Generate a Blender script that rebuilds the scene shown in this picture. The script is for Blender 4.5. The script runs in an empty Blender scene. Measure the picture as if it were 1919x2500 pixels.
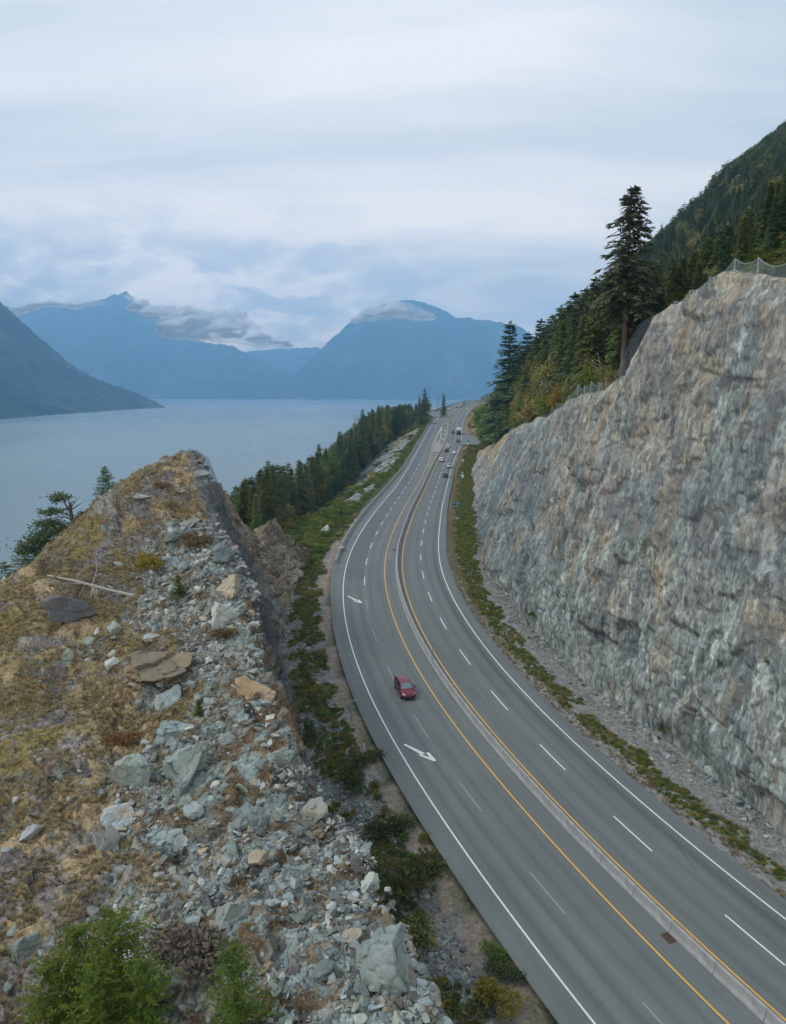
import bpy, bmesh, math, random
import numpy as np
from mathutils import Vector, Matrix, Euler

# ------------------------------------------------------------------ camera, sky, sun, exposure
SC = bpy.context.scene
COL = SC.collection
R = math.radians
CZ = 100.0                       # height of the camera above the sea
F, CX, CY = 1700.0, 959.5, 1250.0
TH = math.atan((1250 - 953) / F)
ST, CT = math.sin(TH), math.cos(TH)
cam_d = bpy.data.cameras.new('camera')
cam = bpy.data.objects.new('camera', cam_d)
COL.objects.link(cam)
cam.location = (0, 0, CZ)
cam.rotation_euler = (math.pi / 2 - TH, 0, 0)
cam_d.sensor_fit = 'VERTICAL'
cam_d.sensor_height = 24.0
cam_d.lens = 24.0 * F / 2500.0
cam_d.clip_start = 0.5
cam_d.clip_end = 60000
SC.camera = cam

SUN_EL, SUN_AZ = R(48), R(-100)    # light comes from the left (over the water)
world = bpy.data.worlds.new('World')
SC.world = world
world.use_nodes = True


class G:
    """small node-tree helper"""
    def __init__(s, tree):
        s.t = tree
        s.N = tree.nodes
        s.L = tree.links

    def n(s, typ, ins=None, **props):
        nd = s.N.new(typ)
        for k, v in props.items():
            setattr(nd, k, v)
        if ins:
            for k, v in ins.items():
                s.set(nd.inputs[k], v)
        return nd

    def set(s, sock, v):
        if isinstance(v, bpy.types.NodeSocket):
            s.L.new(v, sock)
        elif isinstance(v, (tuple, list)) and len(v) == 3 and sock.type == 'RGBA':
            sock.default_value = (*v, 1)
        else:
            sock.default_value = v

    def math(s, op, a, b=0.0, c=None, clamp=False):
        nd = s.n('ShaderNodeMath', operation=op, use_clamp=clamp)
        s.set(nd.inputs[0], a)
        s.set(nd.inputs[1], b)
        if c is not None:
            s.set(nd.inputs[2], c)
        return nd.outputs[0]

    def noise(s, vec, scale, detail=4, rough=0.55, dist=0.0):
        nd = s.n('ShaderNodeTexNoise', {'Vector': vec, 'Scale': scale, 'Detail': detail, 'Roughness': rough, 'Distortion': dist})
        return nd.outputs['Fac']

    def voro(s, vec, scale, feature='F1', out='Distance', rnd=1.0):
        nd = s.n('ShaderNodeTexVoronoi', {'Vector': vec, 'Scale': scale, 'Randomness': rnd}, feature=feature)
        return nd.outputs[out]

    def map(s, vec, scale=(1, 1, 1), rot=(0, 0, 0), loc=(0, 0, 0)):
        return s.n('ShaderNodeMapping', {'Vector': vec, 'Scale': scale, 'Rotation': rot, 'Location': loc}).outputs[0]

    def ramp(s, fac, stops, interp='LINEAR'):
        nd = s.n('ShaderNodeValToRGB', {'Fac': fac})
        cr = nd.color_ramp
        cr.interpolation = interp
        while len(cr.elements) < len(stops):
            cr.elements.new(0.5)
        for e, (p, c) in zip(cr.elements, stops):
            e.position = p
            e.color = (*c, 1) if len(c) == 3 else c
        return nd.outputs['Color']

    def rng(s, v, a, b, c=0.0, d=1.0):
        nd = s.n('ShaderNodeMapRange', {'Value': v, 'From Min': a, 'From Max': b, 'To Min': c, 'To Max': d}, clamp=True)
        return nd.outputs[0]

    def mix(s, fac, a, b, blend='MIX'):
        nd = s.n('ShaderNodeMix', data_type='RGBA', blend_type=blend)
        s.set(nd.inputs[0], fac)
        s.set(nd.inputs[6], a)
        s.set(nd.inputs[7], b)
        return nd.outputs[2]

    def sep(s, v):
        return s.n('ShaderNodeSeparateXYZ', {0: v}).outputs

    def comb(s, x, y, z):
        return s.n('ShaderNodeCombineXYZ', {0: x, 1: y, 2: z}).outputs[0]


def build_sky():
    world.node_tree.nodes.clear()
    g = G(world.node_tree)
    sky = g.n('ShaderNodeTexSky', sky_type='NISHITA', sun_disc=False, sun_elevation=SUN_EL, sun_rotation=SUN_AZ, altitude=100.0)
    d = g.n('ShaderNodeTexCoord').outputs['Generated']
    x, y, z = g.sep(d)
    za = g.math('MAXIMUM', z, 0.0)
    inv = g.math('DIVIDE', 1.0, g.math('ADD', za, 0.16))
    uv = g.comb(g.math('MULTIPLY', x, inv), g.math('MULTIPLY', y, inv), 0.0)
    # layered stratus seen from below: long soft bands
    warp = g.noise(g.map(uv, (0.5, 0.9, 1)), 1.0, 2, .5)
    uvw = g.comb(g.math('ADD', g.math('MULTIPLY', x, inv), g.math('MULTIPLY', warp, 0.35)),
                 g.math('ADD', g.math('MULTIPLY', y, inv), g.math('MULTIPLY', warp, 0.45)), 0.0)
    n1 = g.noise(g.map(uvw, (0.40, 1.15, 1), (0, 0, R(-4)), (2.3, 4.1, 0)), 1.0, 4, .45)
    n2 = g.noise(g.map(uvw, (.7, 4.5, 1), (0, 0, R(-5)), (7.3, 1.1, 0)), 1.0, 4, .55)
    n3 = g.noise(g.map(uv, (.25, .5, 1), (0, 0, 0), (1.3, 9.1, 0)), 1.0, 2, .5)
    m = g.math('ADD', g.math('MULTIPLY', n1, .62), g.math('ADD', g.math('MULTIPLY', n2, .16), g.math('MULTIPLY', n3, .34)))
    fac = g.rng(m, .47, .645)
    cloud = g.ramp(fac, [(0, (.44, .505, .57)), (.3, (.545, .61, .665)), (.65, (.70, .73, .77)), (1, (.84, .85, .86))])
    # banked cumulus low over the fjord
    az = g.math('DIVIDE', x, g.math('MAXIMUM', y, .05))
    pv = g.comb(g.math('MULTIPLY', az, 5.0), g.math('MULTIPLY', z, 13.0), 0.0)
    pw = g.noise(pv, 1.3, 3, .5)
    pvw = g.comb(g.math('ADD', g.math('MULTIPLY', az, 5.0), g.math('MULTIPLY', pw, .9)), g.math('ADD', g.math('MULTIPLY', z, 13.0), g.math('MULTIPLY', pw, 1.2)), 0.0)
    puff = g.noise(pvw, 1.5, 6, .52)
    pf = g.rng(puff, .42, .60)
    puffc = g.ramp(pf, [(0, (.40, .47, .58)), (.4, (.58, .64, .73)), (.7, (.84, .88, .93)), (1, (1.0, 1.0, 1.0))])
    low = g.math('MULTIPLY', g.rng(g.math('ADD', z, g.math('MULTIPLY', g.math('SUBTRACT', puff, .5), .16)), .235, .12), 1.0)
    left = g.rng(g.math('ADD', az, g.math('MULTIPLY', g.math('SUBTRACT', pw, .5), .5)), .22, -.12)
    c2 = g.mix(g.math('MULTIPLY', low, g.math('MULTIPLY', left, .9)), cloud, puffc)
    # the horizon air
    lift = g.ramp(g.rng(z, 0, .5), [(0, (1.0, .66, .40)), (.14, (.95, .66, .42)), (.3, (.58, .46, .355)), (.55, (.375, .335, .295)), (1, (.30, .29, .282))])
    c3 = g.mix(1.0, c2, lift, 'MULTIPLY')
    tot = g.mix(.04, g.mix(1.0, c3, (47, 47, 47), 'MULTIPLY'), sky.outputs[0])
    bg = g.n('ShaderNodeBackground', {'Color': tot, 'Strength': 0.1})
    out = g.n('ShaderNodeOutputWorld')
    g.L.new(bg.outputs[0], out.inputs[0])


build_sky()
sun_d = bpy.data.lights.new('sun', 'SUN')
sun_d.energy = 1.5
sun_d.angle = R(12)
sun_d.color = (1.0, .95, .88)
sun = bpy.data.objects.new('sun', sun_d)
COL.objects.link(sun)
sun.rotation_euler = Vector((-math.sin(SUN_AZ) * math.cos(SUN_EL), -math.cos(SUN_AZ) * math.cos(SUN_EL), -math.sin(SUN_EL))).to_track_quat('-Z', 'Y').to_euler()
SC.view_settings.view_transform = 'Standard'
SC.view_settings.look = 'None'
SC.view_settings.exposure = 0.0
SC.view_settings.gamma = 1.0
SC.view_settings.use_curve_mapping = False
SC.render.engine = 'CYCLES'
SC.cycles.use_denoising = True
SC.cycles.max_bounces = 6
SC.cycles.transparent_max_bounces = 48
SC.cycles.volume_bounces = 2
SC.cycles.sample_clamp_indirect = 4.0

random.seed(7)
RNG = np.random.default_rng(11)


# ------------------------------------------------------------------ numeric helpers
def ray(u, v):
    k = (CY - v) / F
    return np.array([(u - CX) / F, CT + k * ST, -ST + k * CT])


def at(u, v, Y):
    d = ray(u, v)
    p = d * (Y / d[1])
    return np.array([p[0], p[1], p[2] + CZ])


def proj(P):
    P = np.asarray(P, float)
    x, y, z = P[..., 0], P[..., 1], P[..., 2] - CZ
    f = y * CT - z * ST
    return np.stack([CX + F * x / f, CY - F * (y * ST + z * CT) / f], -1)


def h01(i, seed=0):
    x = (np.asarray(i).astype(np.int64) * 374761393 + seed * 668265263) & 0xffffffff
    x = ((x ^ (x >> 13)) * 1274126177) & 0xffffffff
    x = x ^ (x >> 16)
    return (x & 0xffffff) / float(0xffffff)


def hcell(c, seed=0):
    return (c[..., 0] * 73856093) ^ (c[..., 1] * 19349663) ^ (c[..., 2] * 83492791) ^ (seed * 49979687)


def vnoise(P, seed=0):
    P = np.asarray(P, float)
    i = np.floor(P).astype(np.int64)
    f = P - i
    f = f * f * (3 - 2 * f)
    r = 0
    for dx in (0, 1):
        wx = f[..., 0] if dx else 1 - f[..., 0]
        for dy in (0, 1):
            wy = f[..., 1] if dy else 1 - f[..., 1]
            for dz in (0, 1):
                wz = f[..., 2] if dz else 1 - f[..., 2]
                r = r + wx * wy * wz * h01(hcell(i + np.array([dx, dy, dz]), seed))
    return r * 2 - 1


def fbm(P, octv=4, seed=0, gain=.5):
    P = np.asarray(P, float)
    a, r = 1.0, 0
    for o in range(octv):
        r = r + a * vnoise(P * 2.0 ** o + 17.3 * o, seed + o)
        a *= gain
    return r


def P3(x, y, z=0.0):
    x, y = np.broadcast_arrays(np.asarray(x, float), np.asarray(y, float))
    return np.stack([x, y, np.zeros_like(x) + z], -1)


def facet(P, seed=0, tilt=.6, step=.5, groove=.25):
    """fractured-rock relief: every cell of a jittered lattice is a tilted flat facet"""
    P = np.asarray(P, float)
    sh = P.shape[:-1]
    P = P.reshape(-1, 3)
    i = np.floor(P).astype(np.int64)
    best = np.full(len(P), 1e9)
    sec = np.full(len(P), 1e9)
    val = np.zeros(len(P))
    cid = np.zeros(len(P))
    for dx in (-1, 0, 1):
        for dy in (-1, 0, 1):
            for dz in (-1, 0, 1):
                c = i + np.array([dx, dy, dz])
                hc = hcell(c, seed)
                q = c + np.stack([h01(hc, 1), h01(hc, 2), h01(hc, 3)], -1)
                d = P - q
                dd = (d * d).sum(-1)
                m = dd < best
                sec = np.where(m, best, np.minimum(sec, dd))
                if not m.any():
                    continue
                best[m] = dd[m]
                hm = hc[m]
                gx, gy, gz = h01(hm, 4) - .5, h01(hm, 5) - .5, h01(hm, 6) - .5
                dm = d[m]
                val[m] = tilt * 2 * (dm[:, 0] * gx + dm[:, 1] * gy + dm[:, 2] * gz) + step * 2 * (h01(hm, 7) - .5)
                cid[m] = h01(hm, 8)
    edge = np.sqrt(sec) - np.sqrt(best)
    val = val - groove * np.clip(1 - edge / .16, 0, 1)
    return val.reshape(sh), cid.reshape(sh)


def joints(u, v, seed, dirs, step=.5, wob=.12):
    """jointed rock: every block is bounded by the same few joint planes; the outermost block wins.
    u, v in block units; dirs: slopes of the bounding planes"""
    sh = np.shape(u)
    u = np.ravel(u).astype(float); v = np.ravel(v).astype(float)
    iu = np.floor(u).astype(np.int64); iv = np.floor(v).astype(np.int64)
    best = np.full(len(u), -1e9); cid = np.zeros(len(u)); cid2 = np.zeros(len(u))
    for du in (-1, 0, 1):
        for dv in (-1, 0, 1):
            cu, cv = iu + du, iv + dv
            hc = hcell(np.stack([cu, cv, cu * 0], -1), seed)
            qu = u - (cu + h01(hc, 1)); qv = v - (cv + h01(hc, 2))
            a = (h01(hc, 3) - .5) * wob * 2; b = (h01(hc, 4) - .5) * wob * 2
            pen = np.full(len(u), -1e9)
            for k, (x, y) in enumerate(dirs):
                pen = np.maximum(pen, qu * (x + a) + qv * (y + b))
            val = h01(hc, 5) * step - pen
            m = val > best
            best[m] = val[m]; cid[m] = h01(hc[m], 6); cid2[m] = h01(hc[m], 7)
    return best.reshape(sh), cid.reshape(sh), cid2.reshape(sh)


def spline(xk, yk, x):
    xk = np.asarray(xk, float); yk = np.asarray(yk, float)
    n = len(xk); h = np.diff(xk); A = np.eye(n); b = np.zeros(n)
    for i in range(1, n - 1):
        A[i, i - 1] = h[i - 1]; A[i, i] = 2 * (h[i - 1] + h[i]); A[i, i + 1] = h[i]
        b[i] = 6 * ((yk[i + 1] - yk[i]) / h[i] - (yk[i] - yk[i - 1]) / h[i - 1])
    m = np.linalg.solve(A, b)
    i = np.clip(np.searchsorted(xk, x) - 1, 0, n - 2)
    t = x - xk[i]; H = h[i]; a = xk[i + 1] - x
    return m[i] * a ** 3 / (6 * H) + m[i + 1] * t ** 3 / (6 * H) + (yk[i] / H - m[i] * H / 6) * a + (yk[i + 1] / H - m[i + 1] * H / 6) * t


# ------------------------------------------------------------------ object helpers
def link(o, parent=None):
    COL.objects.link(o)
    if parent is not None:
        o.parent = parent
    return o


def tag(o, label=None, cat=None, group=None, kind=None):
    if label: o['label'] = label
    if cat: o['category'] = cat
    if group: o['group'] = group
    if kind: o['kind'] = kind
    return o


def empty(name, loc=(0, 0, 0), rz=0.0):
    o = bpy.data.objects.new(name, None)
    o.empty_display_size = .3
    o.location = tuple(float(v) for v in loc)
    o.rotation_euler = (0, 0, rz)
    return link(o)


def mesh_np(name, V, Fc, smooth=False, cols=None, uv=None):
    """V (n,3), Fc (m,3|4) index arrays"""
    V = np.ascontiguousarray(V, np.float32)
    Fc = np.ascontiguousarray(Fc, np.int32)
    me = bpy.data.meshes.new(name)
    k = Fc.shape[1]
    me.vertices.add(len(V)); me.vertices.foreach_set('co', V.ravel())
    me.loops.add(Fc.size); me.loops.foreach_set('vertex_index', Fc.ravel())
    me.polygons.add(len(Fc))
    me.polygons.foreach_set('loop_start', np.arange(0, Fc.size, k, dtype=np.int32))
    me.polygons.foreach_set('loop_total', np.full(len(Fc), k, np.int32))
    if smooth:
        me.polygons.foreach_set('use_smooth', np.ones(len(Fc), bool))
    if cols is not None:
        a = me.color_attributes.new('Col', 'FLOAT_COLOR', 'POINT')
        c = np.ones((len(V), 4), np.float32); c[:, :3] = cols
        a.data.foreach_set('color', c.ravel())
    if uv is not None:
        l = me.uv_layers.new(name='UVMap')
        l.data.foreach_set('uv', np.ascontiguousarray(uv, np.float32)[Fc.ravel()].ravel())
    me.update(calc_edges=True)
    me.validate()
    return me


def obj(name, me, m=None, parent=None):
    o = bpy.data.objects.new(name, me)
    if m is not None and len(me.materials) == 0:
        me.materials.append(m)
    return link(o, parent)


def grid_faces(r, c, flip=False):
    a = np.arange(r * c).reshape(r, c)
    f = np.stack([a[:-1, :-1], a[:-1, 1:], a[1:, 1:], a[1:, :-1]], -1).reshape(-1, 4)
    return f[:, ::-1] if flip else f


def copy_tree(o, parent=None):
    c = o.copy()
    COL.objects.link(c)
    c.parent = parent
    for ch in list(o.children):
        copy_tree(ch, c)
    return c


class MB:
    """collects boxes, prisms and tubes into one mesh"""
    def __init__(s): s.v, s.f = [], []

    def box(s, c, size, rz=0, top=None):
        x, y, z = [d / 2 for d in size]
        tx, ty = (x, y) if top is None else (top[0] / 2, top[1] / 2)
        b = len(s.v)
        cr, sr = math.cos(rz), math.sin(rz)
        for (px, py, pz) in [(-x, -y, -z), (x, -y, -z), (x, y, -z), (-x, y, -z), (-tx, -ty, z), (tx, -ty, z), (tx, ty, z), (-tx, ty, z)]:
            s.v.append((c[0] + px * cr - py * sr, c[1] + px * sr + py * cr, c[2] + pz))
        s.f += [[b + i for i in q] for q in [(0, 3, 2, 1), (4, 5, 6, 7), (0, 1, 5, 4), (1, 2, 6, 5), (2, 3, 7, 6), (3, 0, 4, 7)]]
        return s

    def tube(s, pts, r0, r1=None, n=7):
        r1 = r0 if r1 is None else r1
        pts = [Vector(p) for p in pts]
        b = len(s.v)
        for i, p in enumerate(pts):
            d = (pts[min(i + 1, len(pts) - 1)] - pts[max(i - 1, 0)]).normalized()
            u = d.orthogonal().normalized() if abs(d.z) < .9 else Vector((1, 0, 0)).cross(d).normalized()
            w = d.cross(u)
            r = r0 + (r1 - r0) * i / max(1, len(pts) - 1)
            for k in range(n):
                a = 2 * math.pi * k / n
                q = p + (u * math.cos(a) + w * math.sin(a)) * r
                s.v.append(tuple(q))
        for i in range(len(pts) - 1):
            for k in range(n):
                s.f.append([b + i * n + k, b + i * n + (k + 1) % n, b + (i + 1) * n + (k + 1) % n, b + (i + 1) * n + k])
        s.f.append([b + k for k in range(n)][::-1])
        s.f.append([b + (len(pts) - 1) * n + k for k in range(n)])
        return s

    def poly(s, pts):
        b = len(s.v)
        s.v += [tuple(p) for p in pts]
        s.f.append(list(range(b, b + len(pts))))
        return s

    def slab(s, pts, h):
        """polygon (counter-clockwise from above) extruded by vector h"""
        b = len(s.v); n = len(pts); h = Vector(h)
        s.v += [tuple(p) for p in pts] + [tuple(Vector(p) + h) for p in pts]
        s.f.append([b + i for i in range(n)][::-1])
        s.f.append([b + n + i for i in range(n)])
        for i in range(n):
            s.f.append([b + i, b + (i + 1) % n, b + n + (i + 1) % n, b + n + i])
        return s

    def build(s, name, m, parent=None, smooth=False):
        me = bpy.data.meshes.new(name)
        me.from_pydata(s.v, [], s.f)
        if smooth:
            me.polygons.foreach_set('use_smooth', np.ones(len(me.polygons), bool))
        me.update()
        return obj(name, me, m, parent)


# ------------------------------------------------------------------ materials
def new_mat(name):
    m = bpy.data.materials.new(name)
    m.use_nodes = True
    m.node_tree.nodes.clear()
    g = G(m.node_tree)
    b = g.n('ShaderNodeBsdfPrincipled')
    o = g.n('ShaderNodeOutputMaterial')
    g.L.new(b.outputs[0], o.inputs[0])
    return m, g, b, o


def bump(g, b, h, strength=.5, dist=.1):
    n = g.n('ShaderNodeBump', {'Height': h, 'Strength': strength, 'Distance': dist})
    g.L.new(n.outputs[0], b.inputs['Normal'])


def facet_bump(g, pos, scale):
    v = g.n('ShaderNodeTexVoronoi', {'Vector': pos, 'Scale': scale}, feature='F1')
    sc = g.n('ShaderNodeVectorMath', {0: pos, 'Scale': scale}, operation='SCALE').outputs[0]
    ps = g.n('ShaderNodeVectorMath', {0: v.outputs['Position'], 'Scale': scale}, operation='SCALE').outputs[0]
    d = g.n('ShaderNodeVectorMath', {0: sc, 1: ps}, operation='SUBTRACT').outputs[0]
    c = g.n('ShaderNodeVectorMath', {0: v.outputs['Color'], 1: (.5, .5, .5)}, operation='SUBTRACT').outputs[0]
    h = g.n('ShaderNodeVectorMath', {0: d, 1: c}, operation='DOT_PRODUCT').outputs['Value']
    return g.math('ADD', g.math('MULTIPLY', h, 2.0), g.math('MULTIPLY', g.sep(v.outputs['Color'])[1], .6))


def simple(name, col, rough=.6, metal=0.0, var=.12, scale=8.0, spec=.4, bmp=0.0, coat=0.0):
    m, g, b, o = new_mat(name)
    p = g.n('ShaderNodeTexCoord').outputs['Object']
    n = g.noise(p, scale, 4)
    c = g.mix(g.rng(n, .25, .75), tuple(v * (1 - var) for v in col), tuple(min(1, v * (1 + var)) for v in col))
    g.set(b.inputs['Base Color'], c)
    b.inputs['Roughness'].default_value = rough
    b.inputs['Metallic'].default_value = metal
    b.inputs['Specular IOR Level'].default_value = spec
    b.inputs['Coat Weight'].default_value = coat
    b.inputs['Coat Roughness'].default_value = .08
    if bmp:
        bump(g, b, n, bmp, .02)
    return m


def mat_vcol(name, nscale=1.5, bscale=3.0, bstr=.6, bdist=.15, var=.35, streak=False, rough=.9, cell=.2, aniso=(1, 1, 1), spec=.25):
    """albedo from the mesh's own colour attribute (rock / moss / soil kinds), fine grain and broken relief from cell noise"""
    m, g, b, o = new_mat(name)
    pos = g.n('ShaderNodeNewGeometry').outputs['Position']
    col = g.n('ShaderNodeVertexColor', layer_name='Col').outputs['Color']
    n1 = g.noise(pos, nscale, 6, .65)
    n2 = g.noise(pos, nscale * 7, 5, .7)
    f = g.math('ADD', g.math('MULTIPLY', n1, .55), g.math('MULTIPLY', n2, .45))
    k = g.rng(f, .32, .68, 1 - var, 1 + var)
    c = g.mix(1.0, col, g.comb(k, k, k), 'MULTIPLY')
    pa = g.map(pos, aniso, (R(14), R(-12), 0)) if aniso != (1, 1, 1) else pos
    wn = g.n('ShaderNodeTexNoise', {'Vector': pa, 'Scale': bscale * .7, 'Detail': 2.0}).outputs['Color']
    pw = g.n('ShaderNodeVectorMath', {0: pa, 1: g.n('ShaderNodeVectorMath', {0: wn, 'Scale': .16 / bscale}, operation='SCALE').outputs[0]}, operation='ADD').outputs[0]
    for sc_, amt in ((bscale, 1.0), (bscale * 2.9, .8)):
        vo = g.n('ShaderNodeTexVoronoi', {'Vector': pw, 'Scale': sc_}, feature='F1')
        vc = g.sep(vo.outputs['Color'])
        vk = g.rng(vc[0], 0, 1, 1 - cell * amt, 1 + cell * amt * 1.15)
        c = g.mix(1.0, c, g.comb(vk, vk, g.math('MULTIPLY', vk, g.rng(vc[2], 0, 1, .95, 1.03))), 'MULTIPLY')
    if streak:
        for sc_, lo, hi, amt, tint in [((1.6, 1.6, .06), .51, .60, .55, (.13, .145, .15)), ((.8, .8, .06), .55, .68, .6, (.52, .52, .49)), ((.35, .35, .12), .58, .68, .35, (.36, .26, .16)), ((3.2, 3.2, .16), .55, .62, .35, (.15, .16, .16))]:
            sn = g.noise(g.map(pos, sc_, (0, 0, 0), (sc_[0] * 7, 3, 1)), 1.0, 4, .6)
            c = g.mix(g.rng(sn, lo, hi, 0, amt), c, tint)
    g.set(b.inputs['Base Color'], c)
    b.inputs['Roughness'].default_value = rough
    b.inputs['Specular IOR Level'].default_value = spec
    f1 = facet_bump(g, pw, bscale)
    f2 = facet_bump(g, pw, bscale * 2.9)
    hgt = g.math('ADD', f1, g.math('ADD', g.math('MULTIPLY', f2, .45), g.math('MULTIPLY', n2, .12)))
    bump(g, b, hgt, bstr, bdist)
    return m


def mat_rock(name, c0, c1, stain=(.38, .27, .15), stain_amt=.35, scale=1.2):
    m, g, b, o = new_mat(name)
    p = g.n('ShaderNodeTexCoord').outputs['Object']
    rnd = g.n('ShaderNodeObjectInfo').outputs['Random']
    pv = g.n('ShaderNodeVectorMath', {0: p, 1: g.comb(g.math('MULTIPLY', rnd, 37), g.math('MULTIPLY', rnd, 11), 0.0)}, operation='ADD').outputs[0]
    n1 = g.noise(pv, scale, 5, .6)
    n2 = g.noise(pv, scale * 6, 5, .7)
    c = g.mix(g.rng(g.math('ADD', g.math('MULTIPLY', n1, .6), g.math('MULTIPLY', n2, .4)), .35, .65), c0, c1)
    k = g.rng(rnd, 0, 1, .58, 1.2)
    c = g.mix(1.0, c, g.comb(k, k, g.math('MULTIPLY', k, g.rng(g.math('FRACT', g.math('MULTIPLY', rnd, 7.3)), 0, 1, .9, 1.08))), 'MULTIPLY')
    n3 = g.noise(pv, scale * .8, 4, .6, .4)
    c = g.mix(g.math('MULTIPLY', g.rng(n3, .50, .64), g.rng(g.math('FRACT', g.math('MULTIPLY', rnd, 3.7)), .2, .9, 0, stain_amt * 1.6)), c, stain)
    g.set(b.inputs['Base Color'], c)
    b.inputs['Roughness'].default_value = .88
    b.inputs['Specular IOR Level'].default_value = .25
    bump(g, b, g.math('ADD', g.math('MULTIPLY', n2, .35), facet_bump(g, pv, scale * 3.2)), .55, .07)
    return m


def mat_leaf(name, c0, c1, scale=1.6, rough=.75, rndv=.3, trans=.34, edge=None):
    m, g, b, o = new_mat(name)
    p = g.n('ShaderNodeTexCoord').outputs['Object']
    rnd = g.n('ShaderNodeObjectInfo').outputs['Random']
    n1 = g.noise(p, scale, 4, .6)
    n2 = g.noise(p, scale * 5, 3, .7)
    c = g.mix(g.rng(g.math('ADD', g.math('MULTIPLY', n1, .6), g.math('MULTIPLY', n2, .4)), .35, .65), c0, c1)
    k = g.rng(rnd, 0, 1, 1 - rndv, 1 + rndv)
    k2 = g.rng(g.math('FRACT', g.math('MULTIPLY', rnd, 9.1)), 0, 1, 1 - rndv, 1 + rndv)
    c = g.mix(1.0, c, g.comb(k, g.math('MULTIPLY', g.math('ADD', k, k2), .5), k2), 'MULTIPLY')
    g.set(b.inputs['Base Color'], c)
    b.inputs['Roughness'].default_value = rough
    b.inputs['Specular IOR Level'].default_value = .2
    tr = g.n('ShaderNodeBsdfTranslucent', {'Color': c})
    ms = g.n('ShaderNodeMixShader', {0: trans})
    g.L.new(b.outputs[0], ms.inputs[1]); g.L.new(tr.outputs[0], ms.inputs[2]); g.L.new(ms.outputs[0], o.inputs[0])
    return m


def mat_asphalt(name, base, tracks=True, tint=1.0):
    m, g, b, o = new_mat(name)
    uv = g.n('ShaderNodeUVMap', uv_map='UVMap').outputs[0]
    pos = g.n('ShaderNodeNewGeometry').outputs['Position']
    u, v, _ = g.sep(uv)
    n1 = g.noise(pos, .12, 4, .6)
    n2 = g.noise(pos, 6.0, 4, .75)
    long = g.noise(g.map(uv, (1.1, .035, 1)), 1.0, 5, .6)
    k = g.math('ADD', g.math('MULTIPLY', n1, .35), g.math('ADD', g.math('MULTIPLY', n2, .25), g.math('MULTIPLY', long, .55)))
    kk = g.rng(k, .35, .8, .72, 1.24)
    c = g.mix(1.0, base, g.comb(kk, kk, kk), 'MULTIPLY')
    if tracks:
        acc = None
        for cx, s in [(-7.85, .42), (-4.15, .42), (2.9, .42), (6.6, .42)]:
            for dx in (-.85, .85):
                d = g.math('ABSOLUTE', g.math('SUBTRACT', u, cx + dx))
                w = g.rng(d, .65, .0)
                w = g.math('MULTIPLY', w, w)
                acc = w if acc is None else g.math('ADD', acc, w)
        mod = g.rng(g.noise(g.map(uv, (.15, .02, 1)), 1.0, 3), .3, .7, .2, 1.0)
        c = g.mix(g.math('MULTIPLY', g.math('MULTIPLY', acc, mod), .6), c, tuple(v * .60 for v in base))
        d = g.math('ABSOLUTE', g.math('SUBTRACT', u, 7.55))
        w = g.rng(g.math('ADD', d, g.math('MULTIPLY', g.noise(g.map(uv, (.3, .02, 1)), 1.0, 3), .5)), .9, .2)
        c = g.mix(g.math('MULTIPLY', w, .55), c, tuple(v * .5 for v in base))
        # centre joint and lighter worn strips
        for cx in (-6.0, 4.75):
            d = g.math('ABSOLUTE', g.math('SUBTRACT', u, cx))
            c = g.mix(g.rng(d, .5, 0, 0, .18), c, tuple(min(1, v * 1.35) for v in base))
    cr = g.voro(g.map(pos, (.16, .16, .16)), 1.0, 'DISTANCE_TO_EDGE')
    c = g.mix(g.math('MULTIPLY', g.rng(cr, .006, .001), g.rng(n1, .5, .6, 0, .35)), c, (.05, .05, .055))
    g.set(b.inputs['Base Color'], c)
    b.inputs['Roughness'].default_value = .82
    b.inputs['Specular IOR Level'].default_value = .3
    bump(g, b, n2, .25, .02)
    return m


def mat_paint(name, col):
    m, g, b, o = new_mat(name)
    pos = g.n('ShaderNodeNewGeometry').outputs['Position']
    n = g.noise(pos, 5.0, 5, .7)
    c = g.mix(g.rng(n, .52, .72, 0, .55), col, (.2, .21, .22))
    g.set(b.inputs['Base Color'], c)
    b.inputs['Roughness'].default_value = .7
    return m


def mat_water():
    m, g, b, o = new_mat('water')
    pos = g.n('ShaderNodeNewGeometry').outputs['Position']
    n0 = g.noise(g.map(pos, (.0012, .0006, 1), (0, 0, R(20))), 1.0, 4, .5)
    c = g.mix(g.rng(n0, .35, .65), (.125, .195, .225), (.185, .26, .285))
    g.set(b.inputs['Base Color'], c)
    g.set(b.inputs['Roughness'], g.rng(n0, .3, .7, .20, .34))
    b.inputs['IOR'].default_value = 1.333
    b.inputs['Specular IOR Level'].default_value = .5
    w1 = g.noise(g.map(pos, (.22, .5, 1), (0, 0, R(25))), 1.0, 6, .62)
    w2 = g.noise(g.map(pos, (.02, .05, 1), (0, 0, R(35))), 1.0, 4, .6)
    bump(g, b, g.math('ADD', w1, g.math('MULTIPLY', w2, 4.0)), .35, .6)
    return m


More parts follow.
